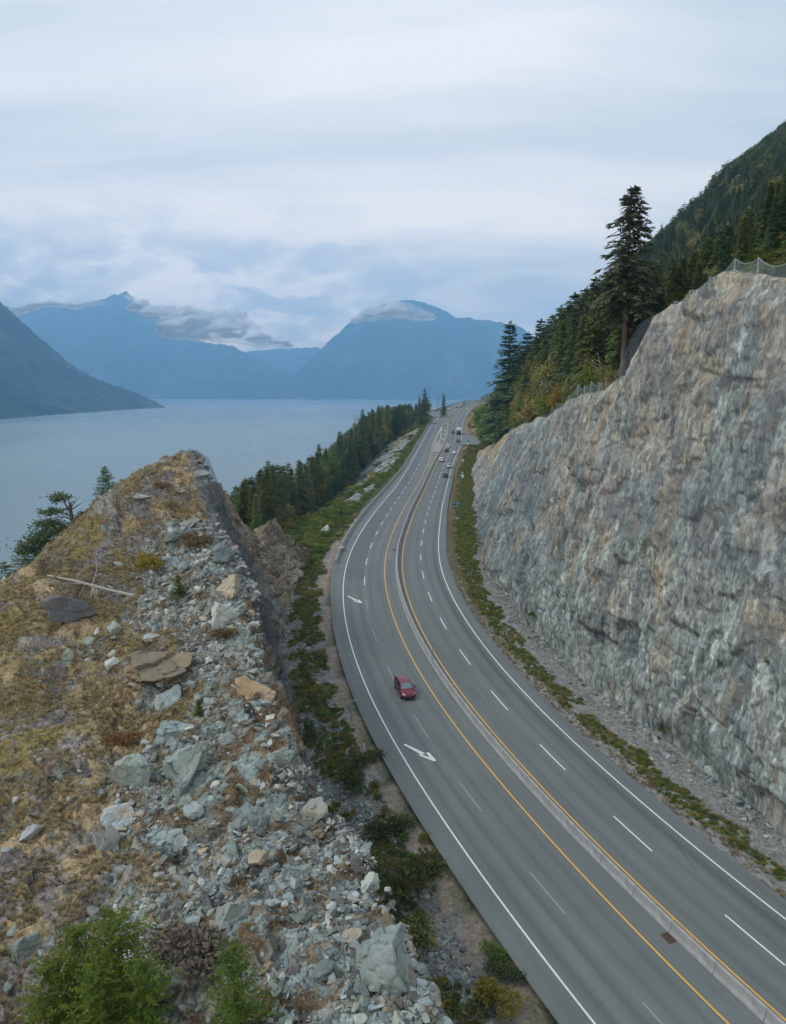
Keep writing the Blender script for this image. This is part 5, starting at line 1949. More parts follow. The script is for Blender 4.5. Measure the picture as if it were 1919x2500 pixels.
def build_special_trees():
    # the tall old conifer standing on the cliff edge
    def lip(u, dv=8):
        W, Nn = CLIFF['V'][:, CLIFF['nr']], CLIFF['N']
        ok = CLIFF['ys'] > 40
        i = int(np.where(ok, np.abs(proj(W)[:, 0] - u), 1e9).argmin())
        b = dv / 3.0
        return W[i] + Nn[i] * b - np.array([0, 0, .4])
    p = lip(1490, 5) - [0, 0, .8]
    h = height_to(p, 459)
    r = empty('old_conifer', p)
    tag(r, 'very tall old conifer with ragged drooping crown standing on the cliff edge', 'conifer')
    o = obj('trunk', trunk_mesh(h, .48, M['bark_red'], 5, .004, .99, 10), None, r)
    c1 = conifer_mesh(901, h, 5.0, .42, M['needles_hero'], levels=40, nb=10, per=11, spray=.050, droop=.42, power=.55, gap=.42, top_r=.025, low=.1)
    obj('crown', c1, None, r)
    # secondary limbs: flat-topped tip leaning a little to the left
    lim = MB()
    g = random.Random(3)
    for k in range(26):
        z = h * (.45 + .54 * k / 26); a = g.uniform(0, 6.28); L = 4.0 * (1 - (z / h - .42) / .58) ** .5 * g.uniform(.6, 1.05) + .5
        lim.tube([(0, 0, z), (math.cos(a) * L * .5, math.sin(a) * L * .5, z + .1), (math.cos(a) * L, math.sin(a) * L, z - .22 * L)], .09, .02, 5)
    lim.build('limb', M['bark'], r)
    # its neighbours
    specs = [
        (1470, 968, 690, 118, 3, 'conifer with a long bare stem left of the tall old conifer', 1.0, 'needles_mid'),
        (1578, 905, 700, 103, 0, 'bright green young conifer right of the tall old conifer', 1.5, None),
        (1556, 900, 745, 104, 1, 'light green conifer leaning over the cliff beside the old trunk', 1.4, None),
        (1238, 1050, 788, 262, 2, 'pointed dark conifer standing above the forest edge nearest the road', 1.0, None),
        (1282, 1035, 812, 250, 4, 'conifer just right of the pointed one at the forest edge', 1.0, None),
        (1312, 1020, 782, 240, 5, 'narrow conifer second to the right of the pointed one', 1.0, None),
        (1260, 1045, 840, 268, 6, 'bushy conifer filling the gap beside the pointed one', 1.0, None),
        (1340, 1010, 770, 225, 7, 'broad conifer behind the bare pale dead tree', 1.0, None),
        (1361, 1000, 748, 215, 8, 'tall conifer on the skyline above the lower wire fence', 1.0, None),
        (1392, 995, 716, 205, 9, 'taller conifer on the skyline above the lower wire fence', 1.0, None),
        (1418, 985, 704, 195, 10, 'slim skyline conifer left of the tall old conifer', 1.0, None),
        (1440, 975, 680, 185, 11, 'skyline conifer touching the tall old conifer on its left', 1.0, None),
    ]
    for u, v, vt, Yd, i, lab, sx, mm in specs:
        p = at(u, v, Yd) if Yd > 130 else lip(u, 12)
        if Yd > 130: p[2] = float(terrain_z(p[0], p[1])) - .3
        h = height_to(p, vt)
        if i in (0, 1):
            c = conifer_mesh(930 + i, 20, 4.2, .18, M['needles_bright'], levels=26, nb=8, per=5, spray=.085, droop=.3, power=.7, gap=.08)
            pr = (c, TREES[i][1], 20)
            tree_thing('conifer_tree', 'conifer', lab, None, p, h, pr, 0, .8)
        elif i == 3:
            c = conifer_mesh(935, 20, 3.4, .50, M['needles_mid'], levels=18, nb=8, per=5, spray=.08, droop=.3, power=.6)
            t = trunk_mesh(20, .26, M['bark'], 3)
            tree_thing('conifer_tree', 'conifer', lab, None, p, h, (c, t, 20), 0, 1)
        else:
            tree_thing('conifer_tree', 'conifer', lab, None, p, h, TREES[i % 6], i, 1.35)
    # leafy trees along the forest edge
    lg = [leafy_mesh(951 + i, 10, 3.2, M[k], 1500, .055, .12, 20) for i, k in enumerate(['leaf_olive', 'leaf_green', 'leaf_olive', 'leaf_yellow'])]
    lt = trunk_mesh(10, .16, M['birch'], 9, .02, .8)
    for u, v, vt, Yd, i, lab in [
        (1185, 1062, 975, 370, 1, 'light green leafy tree at the corner of the side road'),
        (1205, 1085, 985, 330, 0, 'olive leafy tree hanging over the end of the cliff'),
        (1232, 1072, 960, 300, 1, 'green leafy tree behind the far end of the cliff'),
        (1275, 1040, 930, 262, 0, 'olive leafy tree above the yellow grass ledge'),
        (1330, 1010, 890, 215, 2, 'brownish leafy tree among conifers above the ledge'),
        (1420, 970, 860, 150, 0, 'olive leafy tree behind the wire fence'),
        (1380, 985, 830, 175, 2, 'thin olive tree beside the pale branched dead tree'),
        (1640, 745, 700, 101, 3, 'yellow shrub at the end post of the upper wire fence'),
        (1900, 690, 610, 88, 3, 'yellow green leafy tree behind the top fence at the frame edge'),
        (1860, 690, 625, 92, 1, 'green leafy bush behind the top fence'),
        (1690, 725, 700, 99, 3, 'low yellow bush behind the sagging fence'),
        (1300, 1000, 860, 290, 2, 'tall thin brownish tree in the forest edge')]:
        p = at(u, v, Yd) if Yd > 130 else lip(u, 8)
        if Yd > 130: p[2] = float(terrain_z(p[0], p[1]))
        h = max(2.0, height_to(p, vt))
        tree_thing('leafy_tree', 'tree', lab, None, p - [0, 0, .3], h, (lg[i], lt, 10), 0, 1.0 if Yd > 120 else 1.3)
    lips = [(1172, 70, 1, 'rounded green shrub at the very end of the cliff by the side road'), (1188, 95, 1, 'bright green leafy tree at the end of the cliff by the side road'), (1206, 110, 0, 'olive leafy tree overhanging the end of the cliff'), (1224, 85, 1, 'light green shrub on the lip at the far end of the cliff'),
            (1243, 70, 2, 'low olive shrub left of the yellow grass ledge'), (1262, 90, 0, 'olive leafy tree behind the yellow grass ledge'), (1285, 105, 3, 'yellowing leafy tree behind the grass ledge'), (1306, 80, 1, 'fresh green leafy tree right of the yellowing one'), (1328, 100, 0, 'olive leafy tree at the start of the lower wire fence'),
            (1350, 85, 2, 'brownish leafy tree behind the start of the lower wire fence'), (1372, 120, 0, 'taller olive leafy tree behind the lower wire fence'), (1396, 100, 1, 'green leafy tree beside the pale dead tree'), (1425, 90, 2, 'brownish leafy tree right of the pale dead tree'), (1450, 80, 0, 'olive shrub left of the tall bare stem'), (1480, 75, 1, 'fresh green shrub between the bare stem and the old conifer')]
    for k, (u, hp, i, lab) in enumerate(lips):
        vv = float(np.interp(-u, -TOPPX[:, 0], TOPPX[:, 1]))
        p = lip(u, 10)
        h = hp / F * np.linalg.norm(p - [0, 0, CZ])
        tree_thing('leafy_tree', 'tree', lab, 'leafy trees along the cliff lip', p - [0, 0, .4], h, (lg[i], lt, 10), k, 1.15)
    # bare pale trees
    for u, v, vt, Yd, lab, seed in [(1408, 975, 860, 160, 'pale dead tree with bare branches reaching left in the forest edge', 4), (1300, 1000, 930, 215, 'slim bare white stemmed tree above the grassy ledge', 5), (1320, 1000, 940, 218, 'second slim white stem close to the grassy ledge', 6)]:
        p = lip(u, 12); h = height_to(p, vt)
        r = empty('dead_tree', p); tag(r, lab, 'dead tree')
        g = random.Random(seed)
        MB().tube([(0, 0, -1), (-.2, 0, h * .4), (-.5, 0, h * .75), (-1.0, 0, h)], .13, .03).build('trunk', M['birch'], r)
        for k in range(8):
            z = h * (.35 + .07 * k); L = g.uniform(1.4, 3.6); a = g.uniform(2.3, 3.9)
            MB().tube([(-.2, 0, z), (-.2 + math.cos(a) * L * .5, math.sin(a) * L * .5, z + L * .3), (-.2 + math.cos(a) * L, math.sin(a) * L, z + L * .75)], .05, .015, 5).build('branch', M['birch'], r)
    # far lone trees by the water against the sea
    for u, v, vt, Yd, i, lab, sx in [(1037, 1003, 948, 500, 4, 'tall dark conifer at the end of the shore stand against the water', 1.0), (1024, 1003, 968, 498, 0, 'dark conifer next to the tall one at the end of the shore stand', 1.0), (1083, 1000, 961, 560, 2, 'lone dark conifer by the lay-by against the water', 1.0), (1133, 982, 972, 700, 0, 'tiny lone conifer behind the far crest barrier', .8),
                                    (925, 1040, 990, 420, 3, 'slim bare topped conifer rising above the shore stand', .8), (885, 1060, 1000, 400, 1, 'slender conifer rising above the shore stand left of the bare topped one', .8)]:
        p = at(u, v, Yd); h = height_to(p, vt)
        p[2] = min(p[2], float(terrain_z(p[0], p[1]))) if h < 30 else p[2]
        h = height_to(p, vt)
        tree_thing('conifer_tree', 'conifer', lab, None, p, h, TREES[i], 0, sx)
    p = at(1069, 1003, 555); h = height_to(p, 970)
    r = empty('dead_tree', p); tag(r, 'thin leafless tree between the two conifers by the lay-by', 'dead tree')
    MB().tube([(0, 0, -1), (0, 0, h)], .22, .05).build('trunk', M['bark'], r)
    for k in range(14):
        a = k * 2.4; z = h * (.2 + .055 * k)
        MB().tube([(0, 0, z), (math.cos(a) * 2.4, math.sin(a) * 2.4, z + 1.4)], .10, .03, 5).build('branch', M['bark'], r)


def build_outcrop_plants():
    # conifers on and behind the outcrop ridge
    fb = [conifer_mesh(970 + i, 10, [2.6, 3.0, 2.4][i], .04, M['needles_mid' if i else 'needles_bright'], levels=30, nb=8, per=6, spray=.075, droop=[.05, .25, .3][i], power=[.9, .7, .9][i], gap=.05) for i in range(3)]
    tk = trunk_mesh(10, .15, M['bark'], 2)

    def pt(u, v, Y=None):
        if Y: return at(u, v, Y)
        q = pin(u, v, top_z, 20, 115)
        q[2] = float(top_at(q[0:1], q[1:2])[0])
        return q
    p = at(262, 1226, 89)
    c = conifer_mesh(980, 10, 3.6, .02, M['needles_mid'], levels=26, nb=9, per=8, spray=.075, droop=.02, power=.85, gap=.05)
    tree_thing('young_conifer', 'conifer', 'small dark fir on the left skyline of the outcrop', None, p - [0, 0, .5], height_to(p, 1134) + .3, (c, tk, 10), 0, 1.25)
    for u, v, Yd, vt, i, lab, sx in [(115, 1400, 88, 1300, 1, 'dark conifer behind the outcrop below the gnarled pine', 1.1), (60, 1430, 84, 1325, 2, 'dark conifer behind the left shoulder of the outcrop', 1.0), (20, 1470, 80, 1372, 1, 'dark conifer at the left edge of the view behind the outcrop', 1.2), (90, 1420, 90, 1315, 2, 'slim conifer between two others behind the outcrop', 1.0), (-30, 1500, 78, 1385, 2, 'dark conifer just outside the left frame edge', 1.1), (150, 1380, 90, 1310, 1, 'bushy conifer under the gnarled pine', 1.2)]:
        p = at(u, v, Yd); base = p - [0, 0, 2.5]
        tree_thing('conifer_tree', 'conifer', lab, 'conifers behind the outcrop ridge', base, height_to(base, vt), (conifer_mesh(990 + u, 10, 3.2, .03, M['needles'], levels=26, nb=8, per=6, spray=.08, droop=.15, power=.65, gap=.1), tk, 10), u, sx)
    # gnarled pine: broken trunk, foliage in flat pads
    b = at(178, 1290, 86); r = empty('gnarled_pine', b); tag(r, 'gnarled wind bent pine with a broken bare top on the left ridge', 'pine')
    q = lambda u, v: Vector(at(u, v, 86)) - Vector(b)
    MB().tube([q(182, 1300), q(178, 1275), q(172, 1245), q(172, 1228)], .30, .16).build('trunk', M['bark'], r)
    MB().tube([q(172, 1246), q(190, 1234), q(200, 1228)], .09, .02, 5).tube([q(173, 1240), q(185, 1222), q(196, 1212)], .07, .02, 5).tube([q(172, 1230), q(166, 1222), q(174, 1210)], .09, .03, 5).build('bare_branch', M['bark'], r)
    for arm in ([q(178, 1270), q(160, 1262), q(140, 1262), q(112, 1272)], [q(176, 1262), q(150, 1250), q(125, 1248)], [q(172, 1250), q(160, 1232), q(150, 1215), q(146, 1205)], [q(180, 1285), q(140, 1290), q(105, 1300)], [q(178, 1278), q(195, 1262), q(205, 1258)]):
        MB().tube(arm, .12, .04, 6).build('branch', M['bark'], r)
    g = np.random.default_rng(8)
    P, D, S, L = [], [], [], []
    for (u, v, w, hh, n) in [(146, 1216, 42, 18, 420), (128, 1250, 48, 16, 420), (116, 1280, 60, 20, 620), (125, 1302, 80, 22, 800), (205, 1260, 30, 20, 260), (95, 1318, 60, 26, 620), (160, 1290, 60, 20, 500), (70, 1340, 60, 30, 560)]:
        c = np.array(q(u, v))
        k = 86 / F
        pts = c + g.normal(0, 1, (n, 3)) * np.array([w * k * .30, w * k * .26, hh * k * .28])
        P.append(pts); dd = g.normal(0, 1, (n, 3)); dd[:, 2] = np.abs(dd[:, 2]) * .5; D.append(dd); S.append(g.normal(0, 1, (n, 3))); L.append(g.uniform(.25, .55, n))
    P = np.concatenate(P); L = np.concatenate(L)
    obj('foliage', leafmesh('foliage', kites(P, np.concatenate(D), np.concatenate(S), L, L * .22), M['needles']), None, r)
    # young firs at the bottom of the picture
    firs = [(300, 2545, 2222, 'tallest of the bright green bushy firs at the bottom left', .82), (205, 2550, 2262, 'bushy fir left of the tallest one at the bottom left', .9), (360, 2580, 2345, 'low bushy fir at the right of the bright green clump', .8), (255, 2620, 2355, 'front bushy fir of the bright green clump', .9), (140, 2600, 2345, 'lowest bushy fir at the left of the bright green clump', .85),
            (578, 2560, 2296, 'slim bright green young fir standing alone in the rubble', .72)]
    for k, (u, v, vt, lab, sx) in enumerate(firs):
        p = pt(u, v); p[2] -= .3
        h = height_to(p, vt)
        c = conifer_mesh(1000 + k, 4, 1.75, .02, M['needles_bright'], levels=24, nb=10, per=13, spray=.052, droop=-.32, power=.50, gap=.12, rag=.42)
        t = trunk_mesh(4, .05, M['bark'], k, .01, .95)
        tree_thing('young_fir', 'young fir', lab, 'young firs on the outcrop', p, h, (c, t, 4), k, sx)
    for u, v, vt, lab in [(437, 1462, 1402, 'small green fir right of the yellow green bush'), (487, 1758, 1708, 'tiny green fir in front of the rust orange rock')]:
        p = pt(u, v); h = height_to(p, vt)
        c = conifer_mesh(1020, 4, 1.3, .02, M['needles_bright'], levels=22, nb=8, per=6, spray=.10, droop=-.1, power=.7)
        tree_thing('young_fir', 'young fir', lab, None, p, h, (c, trunk_mesh(4, .05, M['bark'], 1), 4), 0, 1.1)
    # bushes that can be told apart
    bs = {k: bush_mesh(1100 + i, M[k], 700, .11) for i, k in enumerate(['leaf_olive', 'leaf_green', 'leaf_brown', 'leaf_yellow', 'leaf_dark', 'dry_grass'])}
    bs['twig'] = bush_mesh(1190, simple('dry_twigs', (.17, .145, .11), .9, var=.4), 1500, .12, .7)
    for u, v, w, k, lab in [(360, 1400, 84, 'leaf_yellow', 'yellow green bush in the middle of the upper outcrop slope'), (470, 1345, 74, 'leaf_brown', 'reddish brown bush near the netted crest'), (295, 1830, 62, 'leaf_brown', 'rusty orange dry bush above the rust stained boulder'),
                            (555, 1580, 56, 'leaf_brown', 'dark brown heather clump below the crest slabs'), (395, 1215, 34, 'leaf_brown', 'reddish heather near the outcrop summit'), (510, 2400, 130, 'twig', 'leafless brown brush between the young firs'),
                            (410, 1240, 44, 'dry_grass', 'tall pale dry grass clump near the summit'), (430, 2340, 80, 'twig', 'brown twiggy shrub right of the bright green clump')]:
        p = pt(u, v); s = w / F * np.linalg.norm(p - [0, 0, CZ]) * .95
        o = obj('bush', bs[k]); o.location = p - [0, 0, .05]; o.scale = (s, s, s * .85); o.rotation_euler = (0, 0, u)
        tag(o, lab, 'bush')
    for u, v, w, k, lab in [(1015, 2150, 130, 'leaf_dark', 'large dark green shrub in the ditch beside the lower marker post'), (868, 1915, 78, 'leaf_dark', 'round dark green shrub beside the upper ditch'), (942, 2040, 84, 'leaf_dark', 'dark shrub between the two marker posts'),
                            (1208, 2340, 56, 'leaf_green', 'small dark green fir like shrub on the gravel shoulder'), (1240, 2385, 60, 'leaf_dark', 'dull green shrub below the small fir like one'), (1212, 2450, 84, 'leaf_yellow', 'yellow flowering bush at the bottom edge of the ditch'),
                            (755, 1800, 66, 'leaf_dark', 'olive shrub at the foot of the outcrop face'), (892, 1865, 60, 'leaf_dark', 'shrub behind the upper marker post'), (1040, 2050, 40, 'leaf_olive', 'brownish olive shrub at the gravel shoulder above the large dark one'), (1010, 2290, 90, 'leaf_olive', 'tall thin olive shrub beside the outcrop edge')]:
        p = pin(u, v, terrain_z, 24, 200); s = w / F * np.linalg.norm(p - [0, 0, CZ])
        o = obj('shrub', bs[k]); o.location = p - [0, 0, .05]; o.scale = (s, s, s * .8); o.rotation_euler = (0, 0, u)
        tag(o, lab, 'shrub')
    # plants clinging to the cliff
    for u, v, w, lab in [(1466, 1030, 20, 'green bush growing on the netted shoulder of the cliff'), (1342, 1112, 14, 'small yellow green plant on the left part of the cliff'), (1300, 900 + 600, 20, 'low green bush on a ledge near the cliff foot'), (1620, 1790, 20, 'dark plant at the foot of the cliff'), (1865, 1620, 14, 'small plant in a crack of the dark lower cliff')]:
        ys, V, N, nr = CLIFF['ys'], CLIFF['V'], CLIFF['N'], CLIFF['nr']
        UV = proj(V[::6, :nr:4]); dd = (UV[..., 0] - u) ** 2 + (UV[..., 1] - v) ** 2
        i, j = np.unravel_index(dd.argmin(), dd.shape)
        p = V[i * 6, j * 4]
        s = w / F * np.linalg.norm(p - [0, 0, CZ]) * 1.2
        o = obj('bush', bs['leaf_green']); o.location = p - N[i * 6] * .1; o.scale = (s, s, s)
        tag(o, lab, 'bush')
    return bs


def build_verges(bl):
    sm = [bush_mesh(1200 + i, M[k], 120, .20, .6) for i, k in enumerate(['leaf_green', 'leaf_olive', 'leaf_dark', 'leaf_brown', 'leaf_yellow'])]
    # left ditch plants
    n = 7000
    Y = 22 + 112 * RNG.random(n) ** 1.15; off = -13.4 - 4.9 * RNG.random(n)
    P = rp(Y, off)
    m = fbm(P / 3.2, 3, 501) + .35 * (1 - np.abs(off + 15.6) / 2) + np.interp(Y, [22, 45, 65, 80, 130], [-.12, -.15, .05, .35, .3])
    k = (m > .24) & (RNG.random(n) < .75)
    P = P[k]; off = off[k]; n = len(P); P[:, 2] = terrain_z(P[:, 0], P[:, 1])
    s = RNG.uniform(.25, .95, n)
    scatter('ditch_plants', P, rand_rot(n, .1), np.stack([s, s, s * .8], -1), RNG.choice(5, n, p=[.40, .32, .18, .05, .05]), sm, 'patchy green and brown weeds growing in the left ditch')
    # right verge band
    n = 17000
    Y = 12 + 345 * RNG.random(n) ** 1.25
    off = 11.6 + 6.6 * RNG.random(n)
    P = rp(Y, off)
    c = np.interp(Y, [0, 60, 110, 150, 220, 345], [12.7, 13.0, 13.3, 14.4, 15.2, 15.2]) + .5 * fbm(P / 6, 2, 9)
    w = np.interp(Y, [0, 60, 110, 150, 220, 345], [1.1, 1.2, 1.5, 2.5, 3.0, 2.8])
    k = (np.abs(off - c) < w * (1 + .6 * fbm(P / 2.5, 3, 503))) & (fbm(P / 5, 3, 505) > -.65)
    P = P[k]; n = len(P); P[:, 2] = terrain_z(P[:, 0], P[:, 1])
    s = RNG.uniform(.25, .8, n) * np.interp(P[:, 1], [0, 120, 200], [.9, 1.0, 1.6])
    scatter('verge_plants', P, rand_rot(n, .1), np.stack([s, s, s * .75], -1), RNG.choice(5, n, p=[.52, .28, .09, .02, .09]), sm, 'low green weeds in a band along the right roadside')
    # dry grass: right verge edge, far verge, outcrop top
    gr = [grass_mesh(1300 + i, M['dry_grass']) for i in range(4)]
    n = 9000
    Y = 20 + 340 * RNG.random(n); off = 10.5 + 1.8 * RNG.random(n) + np.where(Y > 200, 2.0 * RNG.random(n), 0)
    P = rp(Y, off); k = RNG.random(n) < np.interp(Y, [0, 100, 180], [.12, .4, 1]); P = P[k]; n = len(P)
    P[:, 2] = terrain_z(P[:, 0], P[:, 1]); s = RNG.uniform(.2, .5, n)
    scatter('verge_grass', P, rand_rot(n, .1), np.stack([s, s, s], -1), RNG.integers(0, 4, n), gr, 'dry straw coloured grass along the right edge of the asphalt')
    n = 60000
    y = 20 + 82 * RNG.random(n) ** 1.1; x = crest_x(y) - RNG.random(n) * 36
    rm = rubble_mask(x, y)
    k = (RNG.random(n) < (1 - rm) * .9 + .03) & (fbm(P3(x / 2.4, y / 2.4), 3, 507) > -.15)
    x, y = x[k], y[k]; n = len(x)
    z = top_at(x, y); s = RNG.uniform(.12, .42, n)
    scatter('outcrop_grass', np.stack([x, y, z - .02], -1), np.stack([RNG.normal(0, .15, n), RNG.normal(-.35, .15, n), RNG.uniform(0, 6.28, n)], -1), np.stack([s * 1.2, s * 1.2, s], -1), RNG.integers(0, 4, n), gr, 'dry yellow grass tufts over the mossy back of the outcrop')
    ms = [bush_mesh(1250 + i, M[k], 90, .16, .25) for i, k in enumerate(['leaf_olive', 'leaf_brown', 'leaf_yellow'])]
    n = 5000
    y = 20 + 80 * RNG.random(n) ** 1.1; x = crest_x(y) - RNG.random(n) * 36
    rm = rubble_mask(x, y); k = RNG.random(n) < (1 - rm) * .35 + .05
    x, y = x[k], y[k]; n = len(x); s = RNG.uniform(.2, .7, n)
    scatter('outcrop_moss', np.stack([x, y, top_at(x, y) - .05], -1), rand_rot(n, .2), np.stack([s, s, s * .4], -1), RNG.choice(3, n, p=[.6, .32, .08]), ms, 'low moss cushions and heather on the outcrop')
    # brush clinging to the outcrop road face base and the knoll behind
    # fallen dead tree
    a, b = pin(118, 1418, top_z, 30, 110), pin(328, 1472, top_z, 30, 110)
    for q in (a, b): q[2] = float(top_at(q[0:1], q[1:2])[0]) + .28
    r = empty('fallen_log', a); tag(r, 'bleached fallen dead tree with bare branches lying across the dry slope', 'fallen log')
    A = Vector((0, 0, 0)); B = Vector(b - a)
    MB().tube([A, A.lerp(B, .35) + Vector((0, 0, .12)), A.lerp(B, .7), B], .10, .17, 8).build('trunk', M['deadwood'], r)
    g = random.Random(12)
    for k in range(15):
        t = g.uniform(.3, .92); s0 = A.lerp(B, t)
        L = g.uniform(.9, 2.6); an = g.uniform(-2.8, -.6) if k % 3 else g.uniform(.6, 1.6)
        e = s0 + Vector((math.cos(an) * L, math.sin(an) * L, g.uniform(-.3, .35)))
        e.z = float(top_at(np.array([e.x + a[0]]), np.array([e.y + a[1]]))[0]) - a[2] + g.uniform(.05, .5)
        MB().tube([s0, s0.lerp(e, .5) + Vector((0, 0, .12)), e], .045, .012, 5).build('branch', M['deadwood'], r)
    s0 = A.lerp(B, .52); e = Vector(pin(245, 1345, top_z, 30, 110)) - Vector(a) + Vector((0, 0, .6))
    MB().tube([s0, s0.lerp(e, .3) + Vector((.25, 0, .3)), s0.lerp(e, .7) + Vector((-.2, 0, .1)), e], .04, .012, 6).build('branch', M['deadwood'], r)


# ------------------------------------------------------------------ vehicles
CAR = {
    # stations front to back: x, half width, z belt, z top, half width top
    'hatch': dict(st=[(2.12, .62, .50, .58, .58), (2.02, .80, .62, .72, .66), (1.75, .87, .72, .84, .72), (1.12, .89, .86, .98, .74), (.30, .90, .92, 1.44, .60), (-.75, .90, .95, 1.50, .60), (-1.55, .88, .97, 1.42, .57), (-1.98, .83, .93, 1.02, .66), (-2.08, .74, .60, .66, .66)], ws=(3, 4), rw=(6, 7), roof=(4, 6), ax=(1.32, -1.28), wr=.33),
    'suv': dict(st=[(2.32, .70, .62, .72, .66), (2.24, .88, .78, .92, .74), (1.95, .93, .88, 1.02, .80), (1.25, .95, 1.02, 1.14, .82), (.55, .96, 1.06, 1.68, .68), (-1.2, .96, 1.08, 1.74, .68), (-2.05, .94, 1.08, 1.66, .66), (-2.32, .90, 1.04, 1.12, .76), (-2.40, .82, .66, .72, .74)], ws=(3, 4), rw=(6, 7), roof=(4, 6), ax=(1.42, -1.42), wr=.38),
    'sedan': dict(st=[(2.35, .66, .50, .58, .60), (2.25, .84, .62, .72, .68), (1.9, .90, .72, .82, .74), (1.05, .91, .84, .95, .75), (.25, .91, .88, 1.38, .58), (-.85, .91, .90, 1.42, .58), (-1.55, .90, .92, 1.05, .66), (-2.2, .86, .90, .98, .70), (-2.35, .78, .58, .64, .66)], ws=(3, 4), rw=(5, 6), roof=(4, 5), ax=(1.42, -1.38), wr=.33),
    'pickup': dict(st=[(2.75, .72, .66, .78, .70), (2.66, .92, .86, .98, .80), (2.3, .97, .95, 1.08, .84), (1.45, .98, 1.08, 1.18, .84), (.80, .98, 1.10, 1.78, .70), (-.65, .98, 1.12, 1.80, .70), (-.95, .98, 1.12, 1.20, .90), (-2.7, .98, 1.12, 1.20, .92), (-2.80, .94, .80, .90, .88)], ws=(3, 4), rw=(5, 6), roof=(4, 5), ax=(1.75, -1.75), wr=.41),
}


def car_paint(name, col, metal=.35):
    m, g, b, o = new_mat(name)
    p = g.n('ShaderNodeTexCoord').outputs['Object']
    z = g.sep(p)[2]
    n = g.noise(p, 3.0, 4)
    c = g.mix(g.math('MULTIPLY', g.rng(z, .55, .2), g.rng(n, .3, .7, .2, .7)), col, (.16, .15, .14))
    g.set(b.inputs['Base Color'], c)
    b.inputs['Metallic'].default_value = metal
    b.inputs['Roughness'].default_value = .38
    b.inputs['Coat Weight'].default_value = .6
    b.inputs['Coat Roughness'].default_value = .12
    return m


